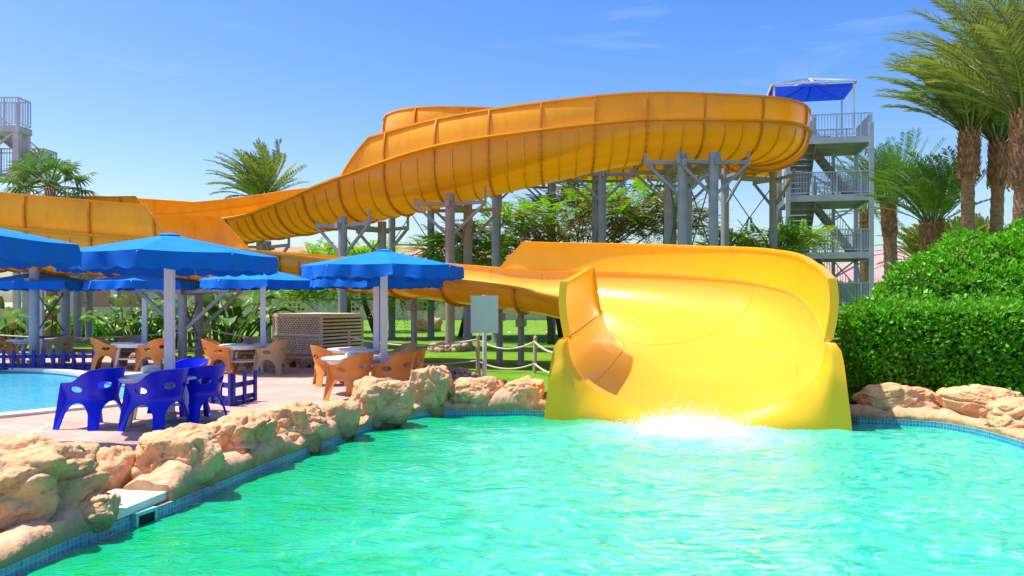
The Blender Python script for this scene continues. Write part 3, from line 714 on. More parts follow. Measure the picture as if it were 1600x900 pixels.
# ------------------------------------------------------------------ towers
def railing(b, p, q, h=1.05, bars=None, rail=.04, bar=.024, posts=True, infill=True):
    p, q = Vector(p), Vector(q); l = (q-p).length; up = Vector((0, 0, h))
    b.beam(p+up, q+up, rail*1.3); b.beam(p+Vector((0, 0, .1)), q+Vector((0, 0, .1)), rail)
    n = bars or max(2, int(l/.13))
    for k in range(n+1):
        t = k/n; a = p+(q-p)*t; thick = k % 8 == 0
        if thick and posts: b.beam(a-Vector((0, 0, .3)), a+up+Vector((0, 0, .03)), .06)
        elif infill: b.beam(a+Vector((0, 0, .1)), a+up, bar)
TX0, TX1, TY0, TY1 = 13.45, 17.15, 39.0, 42.6
tower = thing('stair_tower', 'tall grey steel stair tower with blue shade canopy on top', 'tower', (15.3, 41, 0.17), R(-12))
LV = [1.7, 4.2, 6.9, 9.6]
for x, y in ((TX0, TY0), (TX1, TY0), (TX0, TY1), (TX1, TY1)):
    q = MB(); q.box((x, y, 5.1), (.2, .2, 10.2)); q.box((x, y, .35), (.5, .5, .36)); q.build('post', M['steel2'], tower)
for x in (TX0+1.35, TX0+2.55):
    q = MB(); q.box((x, TY1-.3, 4.9), (.14, .14, 9.4)); q.build('post', M['steel2'], tower)
for i, z in enumerate(LV):
    q = MB(); xs = TX0 if i == 3 else TX0+1.35
    q.box(((TX0+TX1)/2, TY0-.02, z-.16), (TX1-TX0+.1, .1, .3)); q.box(((TX0+TX1)/2, TY1, z-.16), (TX1-TX0+.1, .1, .3))
    for x in (TX0-.04, TX1+.04): q.box((x, (TY0+TY1)/2, z-.16), (.08, TY1-TY0-.12, .28))
    q.box(((xs+TX1)/2, (TY0+TY1)/2, z-.03), (TX1-xs-.1, TY1-TY0-.14, .05))
    for k in range(6): q.box(((xs+TX1)/2, TY0+.3+k*.6, z-.12), (TX1-xs-.1, .06, .12))
    pl = q.build('platform', M['steel2'], tower)
    q = MB(); railing(q, (TX0+.05, TY0-.03, z), (TX1-.05, TY0-.03, z)); railing(q, (TX1+.02, TY0, z), (TX1+.02, TY1, z))
    railing(q, (TX0+.1, TY1+.03, z), (TX1-.05, TY1+.03, z))
    if i == 3: railing(q, (TX0+1.25, TY0, z), (TX0+1.25, TY0+1.9, z))
    q.build('railing', M['steel2'], pl)
    # kick panels: dense mesh infill on the right half
    if i < 3:
        q = MB()
        for k in range(46): q.beam((TX0+.35+k*.07, TY0+.02, z+.1), (TX0+.35+k*.07, TY0+.02, z+.98), .022)
        for k in range(8): q.beam((TX0+.3, TY0+.035, z+.15+k*.12), (TX1-.1, TY0+.035, z+.15+k*.12), .016)
        q.build('mesh_panel', M['steel2'], pl)
zs = [0.17]+LV
for i in range(4):
    z0, z1 = zs[i], zs[i+1]; n = 11
    for fl in range(1):
        q = MB()
        y0_, y1_ = (TY1-.3, TY0+.4)
        for k in range(n):
            t = (k+.5)/n; q.box((TX0+.72, y0_+(y1_-y0_)*t, z0+(z1-z0)*t), (1.1, .30, .05)); q.box((TX0+.72, y0_+(y1_-y0_)*t+.14, z0+(z1-z0)*t-.1), (1.1, .025, .2))
        for x in (TX0+.14, TX0+1.3): q.beam((x, y0_, z0), (x, y1_, z1), .06, .26)
        fo = q.build('stair_flight', M['tread'], tower)
        q = MB()
        for x in (TX0+.16, TX0+1.3): railing(q, (x, y0_, z0), (x, y1_, z1), h=.95, bars=16)
        q.build('handrail', M['steel2'], fo)
for i in range(1, 4):                         # second half flights running across the back
    z0, z1 = zs[i]+.1, zs[i+1]-.1; q = MB(); n = 9; xa_, xb_ = TX1-.35, TX0+1.5
    for k in range(n):
        t = (k+.5)/n; q.box((xa_+(xb_-xa_)*t, TY1-.75, z0+(z1-z0)*t), (.28, .95, .05))
    for y in (TY1-1.25, TY1-.26): q.beam((xa_, y, z0), (xb_, y, z1), .06, .24)
    fo = q.build('stair_flight', M['tread'], tower); q = MB(); railing(q, (xa_, TY1-1.25, z0), (xb_, TY1-1.25, z1), h=.95, bars=15); q.build('handrail', M['steel2'], fo)
q = MB()
for (a, c) in (((TX0, TY1, 1.0), (TX1, TY1, 4.0)), ((TX1, TY0+.1, .4), (TX1, TY1, 4.0)), ((TX0, TY1, 4.3), (TX1, TY1, 6.7)), ((TX0, TY0+.1, 4.3), (TX0, TY1, 6.7)), ((TX1, TY1, 7), (TX0, TY1, 9.3)), ((TX0+1.6, TY0+.4, 2.7), (TX1, TY0+.4, 3.9))): q.beam(a, c, .08)
q.build('diagonal_brace', M['steel2'], tower)
cx0, cx1, cy0, cy1, cz = 12.75, 16.55, 39.2, 42.6, 12.25
for x, y in ((cx0+.1, cy0+.1), (cx1-.1, cy0+.1), (cx0+.1, cy1-.1), (cx1-.1, cy1-.1)):
    q = MB(); q.box((x, y, (9.5+cz)/2), (.09, .09, cz-9.5)); q.build('canopy_post', M['white'], tower)
q = MB(); ap = Vector(((cx0+cx1)/2, (cy0+cy1)/2, cz+.62))
cs = [Vector((cx0, cy0, cz)), Vector((cx1, cy0, cz)), Vector((cx1, cy1, cz)), Vector((cx0, cy1, cz))]
for k in range(4):
    q.beam(cs[k], cs[(k+1) % 4], .09); q.beam(cs[k], ap, .06)
    m_ = (cs[k]+cs[(k+1) % 4])/2; q.beam(m_, ap, .05)
    for t in (.33, .66): e = cs[k].lerp(ap, t); q.beam(e, e-Vector((0, 0, .12)), .03)
cf = q.build('canopy_frame', M['white'], tower)
q = MB(); dz = Vector((0, 0, .12))
ns = 10
for k in range(4):
    A, B = cs[k]-dz, cs[(k+1) % 4]-dz; C2 = ap-dz*1.4; rows = []
    for j in range(ns+1):
        t = j/ns; rows.append([(A.lerp(B, i/8)).lerp(C2, t)-Vector((0, 0, .12*math.sin(PI*t))) for i in range(9)])
    q.loft(rows, closed=False)
q.build('shade_cloth', M['canopy'], cf)
# gate box and green mat at the start of the slide
q = MB(); q.box((13.9, 41.6, 10.2), (.75, .5, .95)); q.tube([(13.6, 41.35, 10.7), (14.2, 41.35, 10.7)], .07, 8); q.build('start_gate', M['slide'], tower)
q = MB(); q.box((15.3, 42.3, 10.0), (1.2, .08, .5)); q.build('windscreen_panel', M['lightgreen'], tower)

lt = thing('stair_tower', 'grey steel stair tower cut by the left edge of the picture', 'tower', (-24.5, 40, 0.17))
lz1, lz0 = 10.1, 7.95
q = MB(); q.box((-26.0, 39.35, lz1-.15), (6.0, 1.1, .3)); pl = q.build('platform', M['steel2'], lt)
q = MB(); railing(q, (-29, 38.85, lz1), (-23.05, 38.85, lz1), h=1.3); railing(q, (-23.05, 38.85, lz1), (-23.05, 39.85, lz1), h=1.3); railing(q, (-29, 39.85, lz1), (-23.05, 39.85, lz1), h=1.3); q.build('railing', M['steel2'], pl)
q = MB(); q.box((-24.2, 39.9, lz0-.15), (4.2, 1.2, .3)); pl = q.build('platform', M['steel2'], lt)
q = MB(); railing(q, (-26.3, 39.35, lz0), (-22.15, 39.35, lz0), h=1.15); railing(q, (-22.15, 39.35, lz0), (-22.15, 40.45, lz0), h=1.15); railing(q, (-26.3, 40.45, lz0), (-22.15, 40.45, lz0), h=1.15); q.build('railing', M['steel2'], pl)
for x, y in ((-23.2, 39.0), (-24.35, 39.0), (-23.2, 39.75), (-28, 39)):
    q = MB(); q.box((x, y, 5.0), (.26, .26, 10.0)); q.build('post', M['steel2'], lt)
q = MB()
for k in range(9): q.box((-22.6-k*.29, 40.9, lz0+.2+k*.22), (.3, .95, .05))
for y in (40.4, 41.4): q.beam((-22.5, y, lz0), (-25.1, y, lz1), .06, .24)
fo = q.build('stair_flight', M['tread'], lt)
q = MB(); railing(q, (-22.5, 40.4, lz0), (-25.1, 40.4, lz1), h=.95, bars=16); q.build('handrail', M['steel2'], fo)
q = MB(); q.beam((-25.8, 39.0, lz0+.1), (-23.3, 39.0, lz1-.3), .1); q.beam((-24.3, 39, lz0-2.6), (-23.0, 39, lz0-.2), .1); q.build('diagonal_brace', M['steel2'], lt)

# ------------------------------------------------------------------ buildings far behind
bd = thing('hotel_building', 'long salmon building with red tiled roof beyond the lawn', 'building', (-18, 88, 0.1))
q = MB(); q.box((-24, 92, 3.2), (48, 9, 6.2)); q.build('wall', M['salmon'], bd)
q = MB(); q.add([(-49, 86.5, 6.3), (2, 86.5, 6.3), (2, 97.5, 6.3), (-49, 97.5, 6.3), (-46, 92, 8.0), (-1, 92, 8.0)], [(0, 1, 5, 4), (2, 3, 4, 5), (1, 2, 5), (3, 0, 4), (3, 2, 1, 0)]); q.build('roof', M['roof'], bd)
for k in range(6):
    x = -46+k*8.4; f = MB(); f.box((x, 87.45, 2.3), (1.5, .14, 2.4)); fo = f.build('window_frame', M['white'], bd)
    f = MB(); f.box((x-.36, 87.36, 2.3), (.62, .06, 2.1)); f.box((x+.36, 87.36, 2.3), (.62, .06, 2.1)); f.build('pane', M['window'], fo)
    f = MB(); f.box((x+4.2, 87.42, 3.0), (.7, .2, 5.8)); f.build('pilaster', M['cope'], bd)
gw = thing('garden_wall', 'long beige garden wall with square pierced openings behind the lawn', 'wall', (-10, 78, 0.17))
q = MB(); q.box((-2, 78, 1.5), (63, .3, 2.7)); q.box((-60, 77.9, .7), (53, .3, 1.1)); wobj = q.build('wall_panel', M['beigewall'], gw)
q = MB(); q.box((-2, 78, 2.92), (63.2, .42, .16)); q.box((-60, 77.9, 1.3), (53, .4, .12)); q.build('wall_cap', M['beigewall'], gw)
q = MB()
for cxp in (463, 548, 668):
    cx = xa(cxp, 77.8)
    for i in range(4):
        for j in range(3):
            if (i+j) % 5 == 4: continue
            q.box((cx+(i-1.5)*.42, 77.84, 1.2+j*.42), (.24, .06, .24))
q.build('pierced_opening', M['dark'], gw)
for px in (491, 508, 590, 725):
    q = MB(); q.box((xa(px, 77.8), 77.83, 1.35), (.5, .08, 1.5)); q.build('slot_window', M['window'], gw)

# ------------------------------------------------------------------ rocks along the pool
def rock(label, c, size, seed, lean=(.22, 0), rz=0.0, sub=6, boxy=0.35, m='rock', z0=None):
    """an artificial-stone boulder: lumpy, creased and flat underneath"""
    bm = bmesh.new(); bmesh.ops.create_icosphere(bm, subdivisions=sub, radius=1.0)
    sx, sy, sz = size[0]*1.14, size[1]*1.1, size[2]*1.06; o3 = Vector((seed*7.1, seed*3.7, seed*1.3)); rot = Matrix.Rotation(rz, 3, 'Z')
    for v in bm.verts:
        p = v.co.copy()
        mxc = max(abs(p.x), abs(p.y), abs(p.z)); p = p.lerp(p/mxc*0.92, boxy)
        n1 = noise.fractal(p*.85+o3, 1.0, 2.0, 3)*.34
        n2 = (0.5-abs(noise.noise(p*1.6+o3)))*.13
        n3 = noise.fractal(p*4.5+o3*2, .8, 2.0, 5)*.035
        crease = -0.10*max(0, 1-abs(noise.noise(p*1.3+o3*3))*9)-.045*max(0, 1-abs(noise.noise(p*2.9+o3*5))*10)-.02*max(0, 1-abs(noise.noise(p*6.1+o3*4))*7)
        p *= 1+n1+n2+n3+crease
        hgt = max(0, p.z+.3)
        p = Vector((p.x*sx/2+lean[0]*hgt*sz*.5, p.y*sy/2+lean[1]*hgt*sz*.5, p.z*sz*.62+sz*.38))
        p = rot @ p
        if p.z < -.12: p.z = -.12
        v.co = p
    zm = max(v.co.z for v in bm.verts); xm = max(abs(v.co.x*math.cos(rz)+v.co.y*math.sin(rz)-lean[0]*sz*.35) for v in bm.verts)
    kz, kx = sz/zm, min(1.2, sx/2/xm)
    for v in bm.verts: v.co = Vector((v.co.x*kx, v.co.y*kx, v.co.z*kz if v.co.z > 0 else v.co.z))
    me = bpy.data.meshes.new('boulder'); bm.to_mesh(me); bm.free(); me.materials.append(M[m])
    me.polygons.foreach_set('use_smooth', [True]*len(me.polygons))
    o = bpy.data.objects.new('boulder', me); COL.objects.link(o); o.location = (c[0], c[1], 0.0 if z0 is None else z0)
    return tag(o, label, 'rock', 'boulders along the pool edge')
def ep(px, py, off=0.0):
    p = gp(px, py); d = Vector((p.x, p.y)).normalized(); return (p.x+off*-.9, p.y+off*.35)
rock('biggest boulder, in the bottom left corner with a slanting peak', (-4.22, 6.75), (1.55, 1.15, .72), 3, lean=(.5, .1), rz=.25)
rock('low rounded hump beside the white slab, at the right foot of the biggest boulder', (-3.52, 6.90), (.42, .45, .27), 8, rz=.3)
rock('small sunlit boulder half hidden between the corner boulder and the round pitted one', (-3.98, 8.3), (.50, .6, .40), 12, sub=4)
rock('round pitted boulder behind the white slab', (-3.44, 8.45), (.88, .8, .56), 21, lean=(.1, 0), rz=.2)
rock('long lumpy boulder in front of the blue chairs, right of the round pitted one', (-3.22, 9.75), (.95, 1.0, .54), 30, rz=-.3)
rock('boulder with a pointed shoulder in front of the low blue fence', (-2.84, 10.9), (.80, .8, .52), 37, lean=(.2, 0))
rock('small rough boulder with dark cracks before the tall leaning boulder', (-2.52, 11.9), (.62, .75, .45), 44, sub=4)
rock('tall leaning boulder in front of the tan chairs', (-2.15, 13.0), (1.02, .8, .66), 55, lean=(.35, 0), rz=.25)
rock('blocky square boulder right of the tan chairs', (-1.45, 14.3), (.74, .7, .74), 63, boxy=.7)
rock('wide flat boulder below the green board', (-.62, 14.55), (1.0, .7, .52), 71, rz=.1)
rock('boulder touching the left foot of the slide', (.17, 14.55), (.74, .6, .52), 79, boxy=.5)
rock('wide boulder under the hedge, nearest the right foot of the slide', (6.30, 13.6), (1.25, .6, .52), 88, rz=-.05)
rock('round boulder under the hedge with a dark hollow, second right of the slide', (7.30, 13.0), (1.15, .8, .54), 96, rz=-.5)
rock('boulder cut by the right edge of the picture', (7.30, 12.0), (.95, .95, .44), 104, rz=-.9)
# continuous sculpted kerb
def kerb(name, line, label, side, seed, w0=.5, hh=.24):
    b = MB(); pts = smooth_line(line, 14); secs = []; acc = 0
    for i, p in enumerate(pts):
        a = Vector(pts[max(0, i-1)]); c = Vector(pts[min(len(pts)-1, i+1)]); t = (c-a).normalized(); n = Vector((-t.y, t.x))*side
        row = []
        prof = [(0.015, -.02), (.005, .07), (.02, .13), (.07, .2), (.15, .235), (.26, .24), (.38, .2), (.5, .1), (.58, -.03)]
        for u, z in prof:
            q = Vector(p)+n*u*(w0/.5)
            k = 1+1.1*noise.fractal((q.x*1.6+seed, q.y*1.6, 1.5), 1, 2, 4)+.25*noise.noise((q.x*6, q.y*6, seed))
            fl = .05*noise.noise((q.x*10, q.y*10, z*.6+seed))-.05*max(0, 1-abs(noise.noise((q.x*3.1, q.y*3.1, seed)))*8) if .015 < u < .55 else 0
            row.append((q.x+n.x*max(-.02, fl), q.y+n.y*max(-.02, fl), z*hh/.24*max(.25, k) if z > 0 else z))
        secs.append(row)
    b.loft(secs, closed=True)
    o = b.build(name, M['rock2'], smooth=True, sharp=60)
    return tag(o, label, 'rock kerb')
kerb('rock_kerb', [(-3.75, 3.0)]+EDGE[:2], 'sculpted sandy rock kerb at the foot of the corner boulder', 1, 1.0, w0=.45, hh=.15)
kerb('rock_kerb', EDGE[2:9]+[(.75, 14.25)], 'long sculpted sandy rock kerb under the row of boulders along the left and far pool edge', 1, 5.0, w0=.5, hh=.20)
kerb('rock_kerb', [(4.9, 14.0)]+REDGE[:-1], 'smooth sandy rock kerb under the hedge on the right of the slide', 1, 9.0, w0=.75, hh=.13)
# white slab and skimmer
b = MB(); p = [gp(172, 783), gp(268, 781.5), gp(208, 812), gp(178, 812)]
a0 = Vector((-3.24, 7.78)); a1 = Vector((-3.36, 7.02)); nn = Vector((-.98, .16))
q = [a0+Vector((.03, 0)), a1+Vector((.03, 0)), a1+nn*.52, a0+nn*.52]
b.prism([tuple(v) for v in q], 0.012, 0.085); tag(b.build('stone_slab', M['slab']), 'white square slab on the pool edge above the skimmer', 'slab')
sk = thing('pool_skimmer', 'black square skimmer opening in the blue tile band', 'skimmer', (-3.28, 7.38, -.1))
best = min(range(len(LEFT)-1), key=lambda i: abs(800+F*(LEFT[i][0]+LEFT[i+1][0])/(LEFT[i][1]+LEFT[i+1][1])-232))
e0, e1 = Vector(LEFT[best]), Vector(LEFT[best+1]); tt = (e1-e0).normalized(); n2 = Vector((-tt.y, tt.x))
if n2.x < 0: n2 = -n2
m_ = (e0+e1)/2; ang = math.atan2(tt.y, tt.x)
b = MB()
for du in (-.115, .115): b.box((m_.x+tt.x*du+n2.x*.012, m_.y+tt.y*du+n2.y*.012, -.10), (.03, .05, .23), rotz=ang)
for z in (0.0, -.2): b.box((m_.x+n2.x*.012, m_.y+n2.y*.012, z), (.198, .05, .03), rotz=ang)
b.build('frame', M['skim'], sk)
b = MB(); b.box((m_.x+n2.x*.012, m_.y+n2.y*.012, -.10), (.196, .03, .168), rotz=ang); b.build('opening', M['dark'], sk)

# ------------------------------------------------------------------ umbrellas
def make_umbrella(label, px, d, rot, rad=1.58, dx=0.0):
    x = xa(px, d); u = thing('garden_umbrella', label, 'umbrella', (x, d, 0), R(rot), 'blue umbrellas over the tables')
    if d > 19: u.scale = (1, 1, .955)
    b = MB(); b.box((0, 0, 1.35), (.13, .13, 2.7)); b.build('pole', M['white'], u, world=False)
    b = MB(); b.lathe([(.34, 0), (.34, .05), (.1, .09), (.1, .2)], seg=16); b.build('base', M['steel'], u, world=False)
    b = MB(); rim, apex = 2.54, 2.87; rr = random.Random(px)
    C = [Vector((rad*math.cos(k*PI/4), rad*math.sin(k*PI/4), rim+rr.uniform(-.015, .015))) for k in range(8)]
    A = Vector((0, 0, apex)); n = 8
    for k in range(8):
        P, Q = C[k], C[(k+1) % 8]; rows = []
        for j in range(n+1):
            t = j/n; L_, R_ = P.lerp(A, t), Q.lerp(A, t); row = []
            for i in range(7):
                s_ = i/6; v = L_.lerp(R_, s_); v.z -= .05*math.sin(PI*s_)*(1-t)*1.0*(.3+.7*math.sin(PI*min(1, t+.25))); row.append(v)
            rows.append(row)
        b.loft(rows, closed=False)
    can = b.build('canopy', M['umb'], u, world=False, smooth=True, sharp=14)
    b = MB()
    for k in range(8):                                   # scalloped valance, a little wind-blown
        P, Q = C[k], C[(k+1) % 8]; top = []; bot = []; ns = 24
        for i in range(ns+1):
            s_ = i/ns; v = P.lerp(Q, s_); v.z -= .05*math.sin(PI*s_)*.3*.9
            out = Vector((v.x, v.y, 0)).normalized(); wv = .03*math.sin(s_*14+k*2+px)+.14*max(0, noise.noise((v.x*1.1+px, v.y*1.1, 7))-.05)
            dep = .225+.03*abs(math.sin(s_*PI*4))+rr.uniform(-.006, .006)-.05*max(0, noise.noise((v.x*2.2, v.y*2.2+px, 3)))
            top.append(v.copy()); bot.append(v+out*(.02+wv)-Vector((0, 0, dep)))
        mid = [(a+c)/2+Vector((a.x, a.y, 0)).normalized()*.015*math.sin(i*.8+k) for i, (a, c) in enumerate(zip(top, bot))]
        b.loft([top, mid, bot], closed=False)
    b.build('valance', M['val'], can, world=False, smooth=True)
    b = MB(); b.lathe([(.17, 2.852), (.13, 2.872), (.02, 2.888)], seg=8); b.build('vent_cap', M['umb'], can, world=False)
    for k in range(8):
        r_ = MB(); r_.beam(Vector((.06*math.cos(k*PI/4), .06*math.sin(k*PI/4), apex-.06)), C[k]-Vector((0, 0, .03)), .03)
        r_.build('rib', M['white'], u, world=False)
    return u
make_umbrella('blue umbrella cut by the left edge, its pole out of the picture', -107, 9.6, 10)
make_umbrella('nearest whole blue umbrella, over the white table with the blue chairs', 265, 12.5, -90+8)
make_umbrella('far blue umbrella over the table behind the low blue picket fence', 64, 24.2, 5)
make_umbrella('far blue umbrella second from the left edge, over the table by the small pool corner', 226, 23.6, 12)
make_umbrella('blue umbrella peeping out right of the nearest one, left of the lattice box', 411, 22.0, 20)
make_umbrella('right hand blue umbrella with a ragged valance, its pole beside the tan chairs', 600, 16.3, 14)
make_umbrella('blue umbrella almost hidden behind the right hand one', 588, 20.0, 2)

# ------------------------------------------------------------------ chairs, tables
def make_chair_meshes():
    Ls, a = 1.50, .27; st = (Ls-PI*a)/2
    def plan(s):
        if s < st: return Vector((-a, st-s-.06)), Vector((-1, 0))
        if s > Ls-st: return Vector((a, s-(Ls-st)-.06)), Vector((1, 0))
        th = PI+(s-st)/a; return Vector((a*math.cos(th), a*math.sin(th)-.06)), Vector((math.cos(th), math.sin(th)))
    def top(s):
        k = abs(s-Ls/2)/(Ls/2); return .82-.20*(1/(1+math.exp(-(k-.55)*12)))
    outer = [(0, 0), (.085, 0)]
    def arch(s0, s1, h): return [(s0+(s1-s0)*(.5-.5*math.cos(PI*t/8)), h*math.sin(PI*t/8)**.55) for t in range(1, 8)]
    outer += arch(.085, .45, .36)+[(.45, 0), (.55, 0)]+arch(.55, .95, .38)+[(.95, 0), (1.05, 0)]+arch(1.05, Ls-.085, .36)+[(Ls-.085, 0), (Ls, 0)]
    outer += [(Ls*(1-k/24), top(Ls*(1-k/24))) for k in range(25)]
    def ell(c, rx, ry): return [(c[0]+rx*math.cos(2*PI*k/16), c[1]+ry*math.sin(2*PI*k/16)) for k in range(16)]
    holes = [ell((.25, .535), .10, .045), ell((Ls-.25, .535), .10, .045), ell((.62, .60), .085, .05), ell((Ls-.62, .60), .085, .05)]
    vs, ts = sheet(outer, holes, .045)
    def map3(p):
        s, t = p; xy, nn = plan(s); k = (t-.42)
        off = (.10*max(0, k)/.4)+(.13*max(0, -k)/.42*1.0)
        q = xy+nn*off
        if t < .42 and nn.y == 0: q = q+Vector((0, (1 if s < .2 or s > Ls-.2 else -.2)*.05*(-k)/.42))
        return (q.x, q.y, t)
    groups = {'backrest': [], 'l0': [], 'l1': [], 'l2': [], 'l3': []}
    for f in ts:
        c = sum((Vector(vs[i]) for i in f), Vector((0, 0)))/3
        if c.y < .30: groups['l%d' % (0 if c.x < .27 else 1 if c.x < .75 else 2 if c.x < 1.23 else 3)].append(f)
        else: groups['backrest'].append(f)
    out = {}
    for g, fs in groups.items():
        idx = sorted({i for f in fs for i in f}); mp = {i: k for k, i in enumerate(idx)}
        bm = bmesh.new(); bv = [bm.verts.new(map3(vs[i])) for i in idx]
        for f in fs:
            try: bm.faces.new([bv[mp[i]] for i in f])
            except ValueError: pass
        bmesh.ops.recalc_face_normals(bm, faces=bm.faces)
        if g == 'backrest' or g.startswith('l'): bmesh.ops.solidify(bm, geom=bm.faces[:], thickness=.022)
        me = bpy.data.meshes.new(g); bm.to_mesh(me); bm.free(); me.polygons.foreach_set('use_smooth', [True]*len(me.polygons)); me.set_sharp_from_angle(angle=R(45))
        out[g] = me
    b = MB(); pr = [plan(k*Ls/20)[0] for k in range(21)]
    b.add([(p.x*.97, p.y*.97, .40) for p in pr]+[(p.x*.97, p.y*.97, .44-.02*(1-abs(p.x)/.3)) for p in pr]+[(0, .02, .41)], [(k, k+1, 22+k, 21+k) for k in range(20)]+[(21+k, 22+k, 42) for k in range(20)]+[tuple(range(20, -1, -1)), (20, 0, 21, 42, 41)])
    out['seat_b'] = b
    return out
CM = make_chair_meshes()
def make_chair(name, label, group, m):
    t = thing(name, label, 'chair', (0, 0, 0), 0, group)
    for g in ('backrest', 'l0', 'l1', 'l2', 'l3'):
        me = CM[g].copy(); me.name = 'backrest' if g == 'backrest' else 'leg'; me.materials.clear(); me.materials.append(m)
        o = bpy.data.objects.new(me.name, me); COL.objects.link(o); o.parent = t
    b = MB(); b.v = list(CM['seat_b'].v); b.f = list(CM['seat_b'].f); b.mi = list(CM['seat_b'].mi)
    b.build('seat', m, t, world=False)
    return t
GB, GT = 'blue plastic chairs round the near table', 'tan plastic chairs round the far tables'
protoB = make_chair('plastic_chair', 'x', GB, M['bluechair']); protoT = make_chair('plastic_chair', 'x', GT, M['orange']); protoF = make_chair('plastic_chair', 'x', GT, M['beige'])
used = set()
def place(proto, px, d, face, label, sc=1.06):
    # face: compass direction the sitter looks, degrees from +x
    loc = (xa(px, d), d, 0); rz = R(face-90)
    if proto.name not in used:
        used.add(proto.name); o = proto; o.location = loc; o.rotation_euler = (0, 0, rz); o['label'] = label
    else: o = dup(proto, loc, rz, label)
    o.scale = (sc, sc, sc*1.02); return o
place(protoB, 147, 12.35, 162, 'leftmost royal blue plastic chair, nearest the small pool')
place(protoB, 247, 12.2, 160, 'royal blue plastic chair in the middle, in front of the umbrella pole')
place(protoB, 309, 12.95, 150, 'royal blue plastic chair on the right, next to the low slatted blue fence')
place(protoB, 283, 13.9, 240, 'royal blue plastic chair mostly hidden on the far side of the near table')
place(protoT, 6, 24.6, 20, 'tan chair cut by the left edge, behind the low blue fence')
place(protoF, 93, 24.2, 170, 'faded tan chair right of the table behind the low blue fence')
place(protoT, 168, 23.0, 15, 'tan chair left of the table by the small pool corner')
place(protoT, 243, 22.6, 165, 'tan chair right of the small pool corner table, beside the near umbrella pole')
place(protoF, 204, 23.9, 270, 'faded tan chair behind the table by the small pool corner')
place(protoT, 343, 21.7, 10, 'tan chair left of the table under the half hidden umbrella')
place(protoF, 425, 21.4, 175, 'faded tan chair right of the table under the half hidden umbrella')
place(protoF, 398, 22.9, 265, 'faded tan chair on the far side of the table under the half hidden umbrella')
place(protoT, 517, 18.6, 20, 'tan chair at the left end of the two tables by the right hand umbrella')
place(protoT, 548, 15.9, 160, 'tan chair in front of the nearer of the two right hand tables, left one')
place(protoT, 615, 16.2, 165, 'tan chair behind the tall leaning boulder, right of the right hand umbrella pole')
place(protoF, 622, 19.6, 200, 'faded tan chair furthest right, behind the right hand umbrella pole')
place(protoT, 632, 17.2, 175, 'tan chair half hidden behind the one at the right hand umbrella pole')
def make_table(rad=.70):
    t = thing('round_table', 'x', 'table', (0, 0, 0), 0, 'white tables under the umbrellas')
    b = MB(); b.lathe([(rad-.04, .685), (rad, .69), (rad+.01, .72), (rad-.03, .735)], seg=28); b.lathe([(rad-.12, .62), (rad-.10, .684)], seg=24); b.build('tabletop', M['table'], t, world=False, smooth=True, sharp=40)
    for k in range(4):
        an = PI/4+k*PI/2; l = MB(); c, s = math.cos(an), math.sin(an)
        l.tube([(c*(rad-.22), s*(rad-.22), .63), (c*(rad-.16), s*(rad-.16), .3), (c*(rad-.10), s*(rad-.10), 0)], [.05, .045, .035], 6); l.build('leg', M['table'], t, world=False, smooth=True)
    b = MB(); r2 = (rad-.18)*.707
    for k in range(4):
        an = k*PI/2; p = Matrix.Rotation(an, 3, 'Z') @ Vector((r2, -r2, .3)); q = Matrix.Rotation(an, 3, 'Z') @ Vector((r2, r2, .3)); b.beam(p, q, .04)
    b.build('stretcher', M['table'], t, world=False)
    return t
tb = make_table(); tabs = [(252, 12.85, 'white round table among the royal blue chairs'), (51, 24.9, 'white table behind the low blue fence at the left edge'), (217, 22.9, 'white table by the small pool corner, under the far umbrella second from left'),
        (386, 22.0, 'white table left of the lattice box'), (557, 20.1, 'white table nearest the lattice box, behind another white table'), (557, 16.9, 'white table behind the tan chair at the right hand umbrella pole')]
for i, (px, d, lb) in enumerate(tabs):
    if i == 0: tb.location = (xa(px, d), d, 0); tb['label'] = lb; tb.rotation_euler = (0, 0, .35)
    else: dup(tb, (xa(px, d), d, 0), .3+i*.5, lb)
def ashtray(px, d, lab, dx=0, big=False):
    b = MB(); b.lathe([(.10, .742), (.115, .80), (.085, .80), (.07, .76)] if not big else [(.13, .742), (.15, .78), (.13, .83), (.05, .85)], seg=12)
    o = b.build('ashtray', M['ash'] if not big else M['cope']); o.location = (xa(px, d), d, 0)
    tag(o, lab, 'ashtray', 'small dishes on the tables')
ashtray(236, 13.2, 'pale dish on the white table among the blue chairs', big=True)
ashtray(31, 24.8, 'small blue dish on the table at the left edge'); ashtray(213, 22.9, 'small blue dish on the table by the small pool corner')
ashtray(389, 22.0, 'small blue dish on the table left of the lattice box'); ashtray(579, 20.1, 'small blue dish on the table nearest the lattice box'); ashtray(551, 16.8, 'pale dish on the table behind the front tan chair', big=True)

# low blue fences
def low_fence(label, pts, hgt=.52, gap=.27):
    t = thing('low_fence', label, 'fence', (pts[0][0], pts[0][1], 0))
    for (x0, y0), (x1, y1) in zip(pts, pts[1:]):
        p, q = Vector((x0, y0, 0)), Vector((x1, y1, 0)); l = (q-p).length; dr = (q-p)/l; n = max(1, round(l/gap)); rz = math.atan2(dr.y, dr.x); nn = Vector((-dr.y, dr.x, 0))
        for z in (.12, .36):
            b = MB(); b.box(((p+q)/2)+Vector((0, 0, z)), (l, .035, .09), rotz=rz); b.build('rail', M['bluewood'], t)
        b = MB(); b.box(((p+q)/2)+nn*.10+Vector((0, 0, .03)), (l, .22, .05), rotz=rz); b.build('base_plank', M['bluewood'], t)
        for k in range(n+1):
            b = MB(); c = p+dr*(l*k/n)-nn*.036; b.box(c+Vector((0, 0, hgt/2+.01)), (.085, .034, hgt), rotz=rz); b.box(c+Vector((0, 0, hgt+.015)), (.06, .032, .02), rotz=rz); b.build('picket', M['bluewood'], t)
    return t
